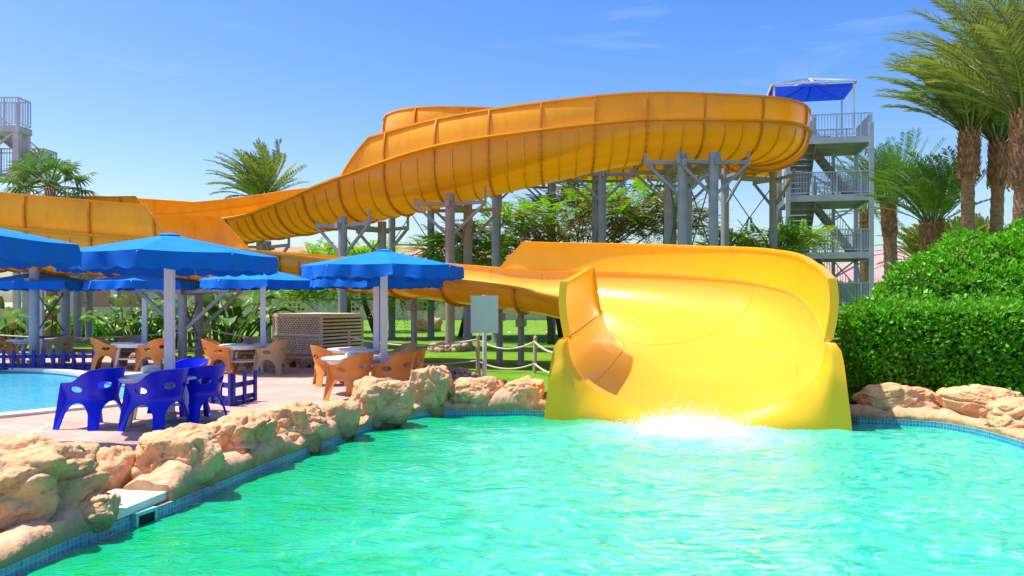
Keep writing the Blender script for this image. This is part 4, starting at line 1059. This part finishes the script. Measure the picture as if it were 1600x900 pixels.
a = gp(-40, 578); c = gp(147, 577.5); low_fence('low dark blue picket fence along the far side of the small pool', [(a.x, a.y), (c.x, c.y)])
a = gp(318, 628); m2 = gp(362, 634.5); c = gp(396, 627); low_fence('low dark blue slatted fence right of the blue chairs', [(a.x, a.y), (m2.x, m2.y), (c.x, c.y)], gap=.36, hgt=.56)

# rope barrier
rb = thing('rope_barrier', 'rope barrier of cream ropes on wooden posts along the lawn', 'rope fence', (-6, 23, 0))
RP = [(-40, 512, 26.5, .95), (327, 508, 24.6, 1.12), (545, 519, 22.6, 1.0), (746, 523, 20.3, 1.02), (835, 528, 19.6, 1.0), (900, 530, 17.5, 1.0)]
PP = [Vector((xa(px, d), d, h+.02)) for px, py, d, h in RP]
for p in PP:
    b = MB(); b.tube([(p.x, p.y, -.1), (p.x+.02, p.y, p.z)], .045, 8); b.tube([(p.x+.02, p.y, p.z), (p.x+.02, p.y, p.z+.04)], [.045, .02], 8); b.build('post', M['wood'], rb, smooth=True, sharp=40)
for p, q in zip(PP, PP[1:]):
    for dz, sag in ((.10, .20), (.62, .16)):
        pts = []
        for k in range(17):
            t = k/16; v = p.lerp(q, t); pts.append((v.x, v.y, v.z-dz-sag*4*t*(1-t)))
        b = MB(); b.tube(pts, .022, 6); b.build('rope', M['rope'], rb, smooth=True)
# green board
sg = thing('notice_board', 'blank pale green board on a post in front of the slide', 'sign', (xa(757, 17.6), 17.6, 0))
x = xa(757, 17.6); b = MB(); b.tube([(x, 17.66, 0), (x, 17.66, 2.0)], .045, 10); b.build('post', M['white'], sg, smooth=True, sharp=40)
b = MB(); b.box((x, 17.6, za(491, 17.6)), (.58, .03, .79)); b.build('board', M['sign'], sg)
b = MB(); b.box((x-.12, 17.64, 0.45), (.05, .05, .9), mtx=Matrix.Rotation(-.12, 3, 'Y')); b.build('strut', M['wood'], sg)

# lattice enclosure
lx = thing('lattice_enclosure', 'cream lattice clad box standing on the paving edge', 'enclosure', (-6, 24.6, 0.17))
cA, cB, cC = Vector((xa(428, 25.6), 25.6, 0)), Vector((xa(502, 24.4), 24.4, 0)), Vector((xa(566, 26.2), 26.2, 0)); cD = cA+cC-cB
z0, z1 = .3, 1.43
b = MB(); inn = [(v*0.985+(cA+cC)*.5*.015) for v in (cA, cB, cC, cD)]; b.prism([(v.x, v.y) for v in inn], .2, z1-.04); b.build('inner_box', M['soil'], lx)
b = MB(); b.prism([(v.x, v.y) for v in (cA, cB, cC, cD)], z1, z1+.07); b.build('lid', M['grille'], lx)
b = MB(); b.prism([(v.x*1.01, v.y-.05) for v in (cA, cB, cC, cD)], -.02, .3); b.build('plinth', M['salmon'], lx)
b = MB(); L_ = (cB-cA).length; dr = (cB-cA)/L_
def onA(u, z): v = cA+dr*u; return (v.x, v.y, z)
H_ = z1-z0; sp_ = .125; k = -int(H_/sp_)-1
while k*sp_ < L_:                                          # diamond lattice
    for sgn in (1, -1):
        u0, zz0 = (k*sp_, z0) if sgn > 0 else (k*sp_, z1)
        ua, ub = max(0, u0), min(L_, u0+H_)
        if ub > ua+.02: b.beam(onA(ua, zz0+sgn*(ua-u0)), onA(ub, zz0+sgn*(ub-u0)), .035, .035)
    k += 1
b.beam(onA(0, (z0+z1)/2), onA(L_, (z0+z1)/2), .07); b.beam(onA(0, z0), onA(0, z1), .08); b.beam(onA(L_, z0), onA(L_, z1), .08)
b.build('lattice_panel', M['grille'], lx)
b = MB()
for k in range(11): b.beam(cB+Vector((0, 0, z0+.05+k*.105)), cC+Vector((0, 0, z0+.05+k*.105)), .045, .06)
b.beam(cC+Vector((0, 0, z0)), cC+Vector((0, 0, z1)), .08)
b.build('slat_panel', M['grille'], lx)

# stone borders
def stones(name, label, pts, size=.22, rows=2, seed=1, m='stone', cat='stone border'):
    b = MB(); rr = random.Random(seed); ln = smooth_line(pts, 24); acc = 0; last = None
    for i, p in enumerate(ln):
        if last is not None and math.dist(p, last) < size*.62: continue
        last = p
        for r in range(rows):
            s = size*rr.uniform(.7, 1.2); c = Vector((p[0]+rr.uniform(-.06, .06), p[1]+rr.uniform(-.06, .06)+r*.03, s*.25+r*size*.55))
            vs = []; seg = 7
            ring = []
            for j, (rad_, zz_) in enumerate(((.35, -.42), (.5, -.1), (.48, .18), (.25, .38))):
                for k in range(seg): a_ = 2*PI*k/seg; q = rr.uniform(.82, 1.12); vs.append((c.x+rad_*s*q*math.cos(a_), c.y+rad_*s*q*math.sin(a_), c.z+zz_*s))
            fs = [(j*seg+k, j*seg+(k+1) % seg, (j+1)*seg+(k+1) % seg, (j+1)*seg+k) for j in range(3) for k in range(seg)]+[tuple(3*seg+k for k in range(seg))]
            b.add(vs, fs)
    o = b.build(name, M[m], smooth=True, sharp=50); return tag(o, label, cat)
stones('stone_border', 'low border of rounded stones between paving and lawn, behind the tan chairs', LAWN_EDGE[2:9], seed=2)
stones('stone_border', 'low border of stones at the back of the lawn, left of the lattice box', [(-30, 36), (-20, 36.5), (-14, 37.5), (-9, 36.2)], seed=3, size=.3, rows=1)
stones('stone_border', 'far straight border of pale stones across the lawn behind the support posts', [(-8, 47), (-2, 46), (4, 46.5)], seed=4, size=.32, rows=1)
for key, idx, lb in (('c', 0, 'ring of stones round the foot of the brownish grey slide post behind the green board'),):
    p = sup[key][1][idx]
    stones('stone_ring', lb, [(p.x+.62*math.cos(k*PI/6), p.y+.62*math.sin(k*PI/6)) for k in range(13)], size=.26, rows=2, seed=8, cat='stone ring').location.z = .15
o = rock('small pile of pale rock out on the lawn behind the support posts', (xa(668, 48), 48), (1.6, 1.0, .8), 140, sub=4, z0=.17); o['group'] = 'rocks on the lawn'

# ------------------------------------------------------------------ vegetation
def leafquad(b, p, d, n, l, w_):
    """a leaf folded along its midrib: two triangles pairs"""
    s = d.cross(n)
    if s.length < 1e-5: return
    s.normalize(); m_ = p+d*l*.5+n*l*.10
    b.add([p, m_+s*w_, p+d*l, m_-s*w_], [(0, 1, 2, 3)])
def rv(r): 
    z = r.uniform(-1, 1); a = r.uniform(0, 2*PI); q = math.sqrt(1-z*z); return Vector((q*math.cos(a), q*math.sin(a), z))
def hedge_leaves(b, sampler, n, size, r):
    for _ in range(n):
        p, nn = sampler(r)
        d = (nn*.55+rv(r)*.9+Vector((0, 0, .35))).normalized(); up = (rv(r)+nn).normalized()
        l = size*r.uniform(.7, 1.35); leafquad(b, p, d, up, l, l*.30)
# clipped hedge: box with rounded left end
HX0, HX1, HY0, HY1, HT = 5.72, 11.5, 14.15, 17.2, 1.80
def SHEAR(p): return max(0, p.y-HY0)*.36*max(0, min(1, (HX1-p.x)/(HX1-HX0)))
def hedge_core(name_parent, x0, x1, y0, y1, h, inset):
    b = MB(); rr = .45
    out = []
    for cx, cy, a0 in ((x1-rr, y1-rr, 0), (x0+rr, y1-rr, 90), (x0+rr, y0+rr, 180), (x1-rr, y0+rr, 270)):
        for k in range(6): an = R(a0+k*18); out.append((cx+(rr-inset)*math.cos(an), cy+(rr-inset)*math.sin(an)))
    out = [(x+SHEAR(Vector((x, y, 0))), y) for x, y in out]
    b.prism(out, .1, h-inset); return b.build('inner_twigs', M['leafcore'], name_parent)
hd = thing('clipped_hedge', 'large clipped green hedge block right of the slide', 'hedge', (8, 16, .17))
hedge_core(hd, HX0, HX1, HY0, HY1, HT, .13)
def samp_hedge(r):
    while True:
        k = r.random()
        if k < .48: x, y, z, n = r.uniform(HX0, HX1), HY0, r.uniform(.1, HT), Vector((0, -1, 0))
        elif k < .80: x, y, z, n = r.uniform(HX0, HX1), r.uniform(HY0, HY1), HT, Vector((0, 0, 1))
        else: x, y, z, n = HX0, r.uniform(HY0, HY1), r.uniform(.1, HT), Vector((-1, 0, 0))
        rr = .42
        q = Vector((max(HX0+rr, min(HX1-rr, x)), max(HY0+rr, min(HY1-rr, y)), min(HT-rr, z)))
        d = Vector((x, y, z))-q
        if d.length < 1e-4: continue
        d.normalize(); p = q+d*(rr+.065*noise.fractal((x*1.7, y*1.7, z*1.7), 1, 2, 4)*1.6-abs(r.gauss(0, .05))+(r.random()**14)*.16)
        p.x += SHEAR(p); return p, d
b = MB(); hedge_leaves(b, samp_hedge, 26000, .085, random.Random(1)); b.build('foliage', M['leaf'], hd)
bs = thing('overgrown_bush', 'big unclipped green bush rising behind the clipped hedge', 'bush', (10.5, 19.5, .17))
BL = [((9.9, 19.4, 1.3), (1.7, 1.4, 1.45)), ((11.2, 19.6, 1.7), (1.8, 1.6, 1.75)), ((12.6, 19.4, 1.9), (1.9, 1.7, 1.9)), ((10.6, 18.6, 1.2), (1.4, 1.0, 1.3)), ((12.0, 18.4, 1.3), (1.6, 1.0, 1.6)), ((9.1, 19.8, .9), (1.1, 1.2, 1.25))]
b = MB()
for c, s in BL: b.lathe([(.01, -.98), (.5, -.8), (.86, -.3), (.88, .2), (.6, .66), (.25, .85), (.01, .88)], seg=14) if False else None
for c, s in BL:
    prof = [(.02, -.86), (.5, -.7), (.8, -.3), (.84, .1), (.62, .55), (.3, .76), (.02, .82)]; vs = []; seg = 14
    for rad_, z in prof:
        for k in range(seg): vs.append((c[0]+rad_*s[0]*math.cos(2*PI*k/seg), c[1]+rad_*s[1]*math.sin(2*PI*k/seg), max(.12, c[2]+z*s[2])))
    b.add(vs, [(i*seg+k, i*seg+(k+1) % seg, (i+1)*seg+(k+1) % seg, (i+1)*seg+k) for i in range(len(prof)-1) for k in range(seg)])
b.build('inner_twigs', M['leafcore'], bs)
def samp_blobs(BL, rough=.16):
    ws = [s[0]*s[2] for c, s in BL]
    def f(r):
        while True:
            i = r.choices(range(len(BL)), ws)[0]; c, s = BL[i]; d = rv(r)
            if d.z < -.5: continue
            k = 1+rough*noise.fractal((c[0]+d.x*1.9, c[1]+d.y*1.9, d.z*1.9), 1, 2, 4)-abs(r.gauss(0, .06))
            p = Vector((c[0]+d.x*s[0]*k, c[1]+d.y*s[1]*k, c[2]+d.z*s[2]*k))
            if p.z < .15: continue
            if any(j != i and sum(((p[q]-BL[j][0][q])/BL[j][1][q])**2 for q in range(3)) < .72 for j in range(len(BL))): continue
            return p, Vector((d.x/s[0], d.y/s[1], d.z/s[2])).normalized()
    return f
b = MB(); hedge_leaves(b, samp_blobs(BL, .22), 24000, .12, random.Random(2)); b.build('foliage', M['leaf'], bs)
def bush(label, BLx, n, size, seed, m='leaf', name='shrub', group=None):
    c0 = BLx[0][0]; t = thing(name, label, 'bush', (c0[0], c0[1], .17), 0, group)
    b = MB()
    for c, s in BLx:
        prof = [(.02, -.86), (.5, -.7), (.75, -.3), (.78, .1), (.55, .55), (.02, .75)]; vs = []; seg = 12
        for rad_, z in prof:
            for k in range(seg): vs.append((c[0]+rad_*s[0]*math.cos(2*PI*k/seg), c[1]+rad_*s[1]*math.sin(2*PI*k/seg), max(.12, c[2]+z*s[2])))
        b.add(vs, [(i*seg+k, i*seg+(k+1) % seg, (i+1)*seg+(k+1) % seg, (i+1)*seg+k) for i in range(len(prof)-1) for k in range(seg)])
    b.build('inner_twigs', M['leafcore'], t)
    b = MB(); hedge_leaves(b, samp_blobs(BLx, .25), n, size, random.Random(seed)); b.build('foliage', M[m], t)
    return t
bush('dark green hedge behind the foot of the stair tower', [((xa(1395, 44), 44, 1.3), (2.6, 1, 1.5)), ((xa(1300, 46), 46, 1.3), (3, 1, 1.6)), ((xa(1355, 45), 45, 1.2), (2.5, 1, 1.6))], 7000, .22, 3, name='garden_hedge')
bush('low green shrub left of the broad leaved plants, at the left edge', [((xa(15, 36), 36, .45), (1.6, .8, .55)), ((xa(60, 37), 37, .4), (1.2, .8, .5))], 2500, .16, 4)
bush('low green shrub between the left support posts', [((xa(118, 38), 38, .5), (1.0, .8, .6)), ((xa(150, 39), 39, .35), (1.0, .7, .4))], 2000, .15, 5)

def tree(label, base, trunk, blobs, n, leaf, seed, m='treeleaf', dry=0.0, limbs=(), cat='tree', group=None, droop=.35):
    t = thing('broadleaf_tree', label, cat, base, 0, group); r = random.Random(seed)
    b = MB(); pts = [Vector(base)-Vector((0, 0, .15))]+[Vector(p) for p in trunk[0]]; b.tube(pts, [trunk[1]*(1-.55*k/(len(pts)-1)) for k in range(len(pts))], 9); top = pts[-1]
    tr = b.build('trunk', M['bark'], t, smooth=True)
    b = MB()
    for c, s in blobs:
        for k in range(3):
            d = rv(r); e = Vector(c)+Vector((d.x*s[0]*.8, d.y*s[1]*.8, abs(d.z)*s[2]*.5)); mid = top.lerp(e, .5)+Vector((0, 0, -.25))+rv(r)*.3
            b.tube([top, mid, e], [trunk[1]*.33, trunk[1]*.18, .02], 5)
    b.build('limbs', M['bark'], tr, smooth=True)
    b = MB(); ws = [s[0]*s[1]+s[0]*s[2] for c, s in blobs]
    ncl = n//26
    for _ in range(ncl):                                  # sprays of feathery leaflets
        i = r.choices(range(len(blobs)), ws)[0]; c, s = blobs[i]; d = rv(r); k = r.uniform(.35, 1.05)**.5
        k *= 1+.25*noise.noise((d.x*2+i, d.y*2, d.z*2))
        p = Vector((c[0]+d.x*s[0]*k, c[1]+d.y*s[1]*k, c[2]+d.z*s[2]*k))
        b.cur = 1 if (dry and r.random() < dry*max(0, .9-d.z*1.4)) else 0
        ax = (Vector((d.x, d.y, .15))+rv(r)*.6).normalized(); L_ = leaf*r.uniform(5, 9); sd = ax.cross(Vector((0, 0, 1)))
        if sd.length < .1: continue
        sd.normalize(); up = sd.cross(ax).normalized()
        for j in range(13):
            tt = (j+1)/13; q = p+ax*L_*tt-Vector((0, 0, droop*L_*tt*tt)); ll = leaf*1.5*(1-.6*tt)
            for sg_ in (1, -1):
                dd = (sd*sg_+ax*.5-Vector((0, 0, .25))+rv(r)*.15).normalized(); b.add([q, q+dd*ll*.5+ax*ll*.2, q+dd*ll, q+dd*ll*.5-ax*ll*.2], [(0, 1, 2, 3)])
    b.build('crown', [M[m], M['treedry']] if dry else M[m], t)
    return t
def B(px, py, d, sx, sy, sz): p = at(px, py, d); return ((p.x, p.y, p.z), (sx, sy, sz))
tree('broad feathery tree with brownish lower branches behind the slide posts', (xa(880, 40), 40, .17), ([(xa(868, 40), 40, 2.0), (xa(900, 40.5), 40.5, 3.6)], .22),
     [B(900, 345, 40, 3.8, 2.5, 1.15), B(985, 325, 41, 3.0, 2.4, 1.1), B(800, 365, 39, 2.6, 2.2, .9), B(905, 318, 42, 2.4, 2, .7), B(1050, 345, 42, 1.9, 2, 1.0)], 40000, .19, 11, dry=.75)
tree('feathery green tree with a leaning dark trunk behind the right hand umbrella', (xa(592, 38), 38, .17), ([(xa(572, 38), 38, 1.6), (xa(560, 38), 38, 3.0)], .16),
     [B(735, 388, 39, 2.4, 2, .9), B(705, 392, 40, 1.3, 1.6, .6), B(560, 445, 38, 2.6, 1.6, .75), B(640, 452, 38, 2.0, 1.6, .6), B(470, 455, 38.5, 2.2, 1.6, .6)], 30000, .18, 12, dry=.1)
tree('small pale green tree rising behind the post left of the right hand umbrella', (xa(545, 47), 47, .17), ([(xa(545, 47), 47, 2.5), (xa(540, 47), 47, 3.6)], .15),
     [B(555, 402, 47, 2.4, 1.8, .5), B(510, 404, 47, 1.8, 1.6, .45), B(580, 394, 47, 1.2, 1.4, .4)], 13000, .19, 13)
tree('light green feathery tree right of the tall slide posts, in front of the stair tower', (xa(862, 36), 36, .17), ([(xa(858, 36), 36, .9), (xa(864, 36.2), 36.2, 1.7)], .15),
     [B(862, 440, 36, 1.5, 1.2, .7)], 3000, .13, 14) if False else None
tree('light green feathery tree right of the tall slide posts, in front of the stair tower', (xa(1205, 36), 36, .17), ([(xa(1203, 36), 36, 2.2), (xa(1200, 36), 36, 3.3)], .14),
     [B(1185, 385, 36, 1.9, 1.5, .75), B(1245, 372, 36, 1.1, 1.2, .5), B(1140, 385, 36, 1.0, 1.2, .5)], 14000, .16, 15, dry=.25)
tree('low round tree with a bare grey trunk beneath the slide, behind the green board', (xa(862, 33), 33, .17), ([(xa(860, 33), 33, .9), (xa(855, 33), 33, 1.7)], .17),
     [B(820, 450, 34, 1.5, 1.2, .5), B(870, 440, 34, 1.2, 1.2, .5)], 6000, .15, 16)
tree('thin dark leaning tree behind the ringed post', (xa(718, 40), 40, .17), ([(xa(727, 40), 40, 1.3), (xa(745, 40), 40, 2.6)], .13),
     [B(760, 440, 40, 1.8, 1.4, .7), B(705, 455, 40, 1.2, 1.2, .5)], 9000, .17, 17)

def frond(b, base, az, el, L_, r, wind, nl=42, wl=.5, lw=.026, droop=1.0):
    d = Vector((math.cos(az)*math.cos(el), math.sin(az)*math.cos(el), math.sin(el))); p = Vector(base); pts = [p.copy()]; ds = [d.copy()]; n = 12
    for k in range(n):
        t = (k+1)/n
        d = (d+Vector((wind[0]*.11*t*1.4, wind[1]*.11*t, -.10*droop*t*(1.2-max(0, d.z)*.4)))).normalized(); p = p+d*(L_/n); pts.append(p.copy()); ds.append(d.copy())
    b.tube(pts, [.035*(1-.85*k/n)*max(.6, L_/4) for k in range(n+1)], 4, caps=False)
    for k in range(nl):
        t = .20+.80*(k+r.random()*.5)/nl; f = t*n; i = min(int(f), n-1); q = pts[i].lerp(pts[i+1], f-i); d = ds[i]
        sd = d.cross(Vector((0, 0, 1)))
        if sd.length < .05: sd = Vector((1, 0, 0))
        sd.normalize(); up = sd.cross(d).normalized()
        ll = wl*(math.sin(PI*min(1, (t-.12)/.95))**.6*.85+.18)*r.uniform(.85, 1.1)
        for s in (1, -1):
            dd = (sd*s*.75+d*.75+up*.28+Vector((wind[0]*.35, wind[1]*.3, -.20))+rv(r)*.12).normalized(); ww = dd.cross(up)
            if ww.length < .05: continue
            ww.normalize(); m_ = q+dd*ll*.45
            b.add([q, m_+ww*lw, q+dd*ll-Vector((0, 0, .08*ll)), m_-ww*lw], [(0, 1, 2, 3)])
def palm(label, px, d, ztop, L_, seed, trunk_r=.2, lean=(0, 0), boots=1.2, nf=44, wind=(-1, .1), base_px=None, m='frond', group='date palms', zb=.17, el_lo=-.15, lw=.022, wl=None, bulge=1.35, droop=1.0):
    r = random.Random(seed); x = xa(px, d); bx = xa(base_px, d) if base_px else x+lean[0]
    t = thing('palm_tree', label, 'palm tree', (bx, d, zb), 0, group)
    b = MB(); pts = []; rad = []; n = 40
    for k in range(n+1):
        f = k/n; z = zb-.1+(ztop-zb+.1)*f; xx = bx+(x-bx)*(f**.7 if base_px else f)
        pts.append((xx+.05*math.sin(f*5+seed), d+.04*math.sin(f*4), z))
        rr = trunk_r*(1.12-.16*f)*(1+.05*((k % 2)*2-1))
        zb_ = ztop-z
        if zb_ < boots: rr *= 1+(bulge-1)*min(1, (boots-zb_)/.3)*(1-.35*max(0, 1-zb_/.3))
        rad.append(rr)
    b.tube(pts, rad, 12); tr = b.build('trunk', M['palmtrunk'], t, smooth=True)
    b = MB(); nb = int(boots*90)
    for k in range(nb):
        a = k*2.39996; z = ztop-boots+boots*k/nb; rr = trunk_r*bulge*.93
        f = (z-zb)/(ztop-zb); xx = bx+(x-bx)*(f**.7 if base_px else f)+.05*math.sin(f*5+seed)
        o = Vector((math.cos(a), math.sin(a), 0)); s = Vector((-o.y, o.x, 0)); p = Vector((xx, d+.04*math.sin(f*4), z))+o*rr*.95; h = .20*r.uniform(.8, 1.3)
        ww = .05*trunk_r/.2
        tip = p+o*.09*r.uniform(.6, 1.5)+Vector((0, 0, h))
        b.add([p-s*ww, p+s*ww, tip+s*ww*.5, tip-s*ww*.5, p+o*.04-s*ww*.6, p+o*.04+s*ww*.6], [(0, 1, 5, 4), (4, 5, 2, 3), (1, 2, 5), (0, 4, 3), (0, 3, 2, 1)])
    b.build('leaf_bases', M['boot'], tr)
    b = MB(); top = Vector((x, d, ztop-.05))
    for k in range(nf):
        f = (k+.5)/nf; az = k*2.39996+r.uniform(-.2, .2); el = el_lo+(1.45-el_lo)*f**.8+r.uniform(-.08, .08)
        frond(b, top+Vector((math.cos(az)*trunk_r*.7, math.sin(az)*trunk_r*.7, .1*f)), az, el, L_*r.uniform(.85, 1.08)*(.8+.2*math.sin(PI*f)), r, wind, wl=wl or L_*.15, lw=lw, droop=droop)
    b.build('crown', M[m], t)
    return t
palm('tall date palm with straight trunk, leftmost of the three tall ones on the right', 1515, 28, za(208, 28), 3.7, 1, trunk_r=.205, boots=1.6, wind=(-1.0, .1), nf=60, el_lo=.72, bulge=1.6, droop=.75)
palm('tall date palm with straight trunk, middle of the three tall ones on the right', 1560, 28.5, za(222, 28.5), 3.7, 2, trunk_r=.205, boots=1.6, wind=(-.85, .1), nf=58, el_lo=.72, bulge=1.6, droop=.75)
palm('nearest tall date palm, its crown cut by the top and right edges', 1598, 22, za(180, 22), 4.0, 3, trunk_r=.21, boots=2.0, wind=(-.6, .1), nf=58, el_lo=.6, bulge=1.6, droop=.75)
palm('date palm with a curved leaning trunk beside the stair tower', 1386, 45, za(318, 45), 3.9, 4, trunk_r=.34, base_px=1402, boots=1.8, wind=(-.4, .1), nf=46, bulge=1.15, m='frondg', el_lo=.4, droop=.9)
palm('squat date palm with a thick pineapple shaped trunk above the bush', 1456, 30, za(348, 30), 2.8, 5, trunk_r=.27, boots=1.25, wind=(-.8, .1), nf=48, m='frondg', el_lo=.55, bulge=1.5, droop=.9)
palm('small distant date palm bent by the wind, left of the squat one', 1436, 55, za(408, 55), 3.2, 6, trunk_r=.25, boots=.8, wind=(-1.1, 0), nf=34, lw=.05)
palm('small distant date palm just right of the squat one', 1486, 58, za(395, 58), 2.9, 7, trunk_r=.22, boots=.8, wind=(-.4, 0), nf=34, lw=.05)
palm('small distant date palm between the trunks of the tall ones', 1533, 60, za(385, 60), 2.7, 8, trunk_r=.22, boots=.8, wind=(.0, 0), nf=34, lw=.05)
palm('slim palm trunk and crown behind the right side of the stair tower', 1352, 52, za(330, 52), 3.4, 9, trunk_r=.28, boots=1.5, wind=(-.3, .1), nf=36, m='frondg')
palm('date palm with a wind blown crown rising behind the left part of the slide', 405, 62, za(312, 62), 4.4, 10, trunk_r=.26, boots=1.0, wind=(-.8, .1), nf=64, lw=.05, el_lo=.3)

# fan palm behind the left slide wall
def fan_palm(label, px, d, zt, seed):
    r = random.Random(seed); x = xa(px, d); t = thing('fan_palm', label, 'palm tree', (x, d, .17))
    b = MB(); b.tube([(x, d, 0), (x+.1, d, zt*.5), (x, d, zt)], [.24, .2, .2], 10); b.build('trunk', M['palmtrunk'], t, smooth=True)
    b = MB()
    for k in range(26):
        az = k*2.4; el = -.35+1.5*(k/26); L_ = r.uniform(1.0, 1.5); dv = Vector((math.cos(az)*math.cos(el), math.sin(az)*math.cos(el), math.sin(el)))
        c = Vector((x, d, zt))+dv*L_-Vector((.1, 0, .15*L_)); b.tube([(x, d, zt), c], .025, 4)
        sd = dv.cross(Vector((0, 0, 1))); sd = sd.normalized() if sd.length > .05 else Vector((1, 0, 0)); up = sd.cross(dv)
        for j in range(17):
            a = R(-115+230*j/16); e = (dv*math.cos(a)+sd*math.sin(a)-Vector((0, 0, .32))+up*.12).normalized(); ll = .85*r.uniform(.9, 1.1); ww = e.cross(up).normalized()*.055
            m_ = c+e*ll*.55; tip = c+e*ll-Vector((.05, 0, .18))
            b.add([c, m_+ww, tip, m_-ww], [(0, 1, 2, 3)])
    b.build('crown', M['banana'], t)
fan_palm('fan palm with broad split leaves showing above the left slide wall', 78, 33, za(292, 33), 3)

def broadleaf(label, px, d, h, n, seed, spread=1.0, L0=1.0):
    r = random.Random(seed); x = xa(px, d); t = thing('broadleaf_plant', label, 'plant', (x, d, .17), 0, 'broad leaved garden plants')
    st = MB(); b = MB()
    for k in range(n):
        az = r.uniform(0, 2*PI); el = r.uniform(.75, 1.4); hh = h*r.uniform(.45, .95); o = Vector((x+r.gauss(0, .35*spread), d+r.gauss(0, .25), .1)); dv = Vector((math.cos(az)*math.cos(el), math.sin(az)*math.cos(el)*.8, math.sin(el)))
        p1 = o+dv*hh*.6; p2 = p1+(dv+Vector((0, 0, -.1))).normalized()*hh*.3; st.tube([o, p1, p2], [.05, .035, .02], 5)
        L_ = L0*r.uniform(.7, 1.15); dd = (dv+Vector((dv.x*1.2, dv.y*1.2, 0))).normalized(); sd = dd.cross(Vector((0, 0, 1))).normalized(); rows = []; q = p2.copy()
        for j in range(9):
            tt = j/8; w_ = .21*L0*math.sin(PI*min(.98, .06+tt*.94))**.7; q = p2+dd*L_*tt-Vector((0, 0, .55*L_*tt*tt)); fold = Vector((0, 0, w_*.35)); z = .03*math.sin(j*2.1)
            rows.append([q+sd*w_+fold+Vector((0, 0, z)), q+sd*w_*.5+fold*.4, q, q-sd*w_*.5+fold*.4, q-sd*w_+fold-Vector((0, 0, z))])
        b.loft(rows, closed=False)
    st.build('stems', M['banana'], t, smooth=True); b.build('leaves', M['banana'], t)
broadleaf('broad leaved plant behind the far table at the left edge', 45, 29, 2.0, 14, 1, .8, 1.4)
broadleaf('dense broad leaved plant between the two far left umbrella poles', 205, 30, 2.0, 34, 2, 1.2, 1.0)
broadleaf('tall broad leaved plant right of the nearest umbrella pole', 335, 29, 2.5, 30, 3, 1.2, 1.4)
broadleaf('broad leaved plant with drooping leaves left of the lattice box', 372, 28, 2.4, 24, 4, .8, 1.35)
broadleaf('dark broad leaved plant behind the nearest umbrella pole', 255, 31, 1.9, 26, 5, 1.0, 1.0)
for nm in ('x',): pass
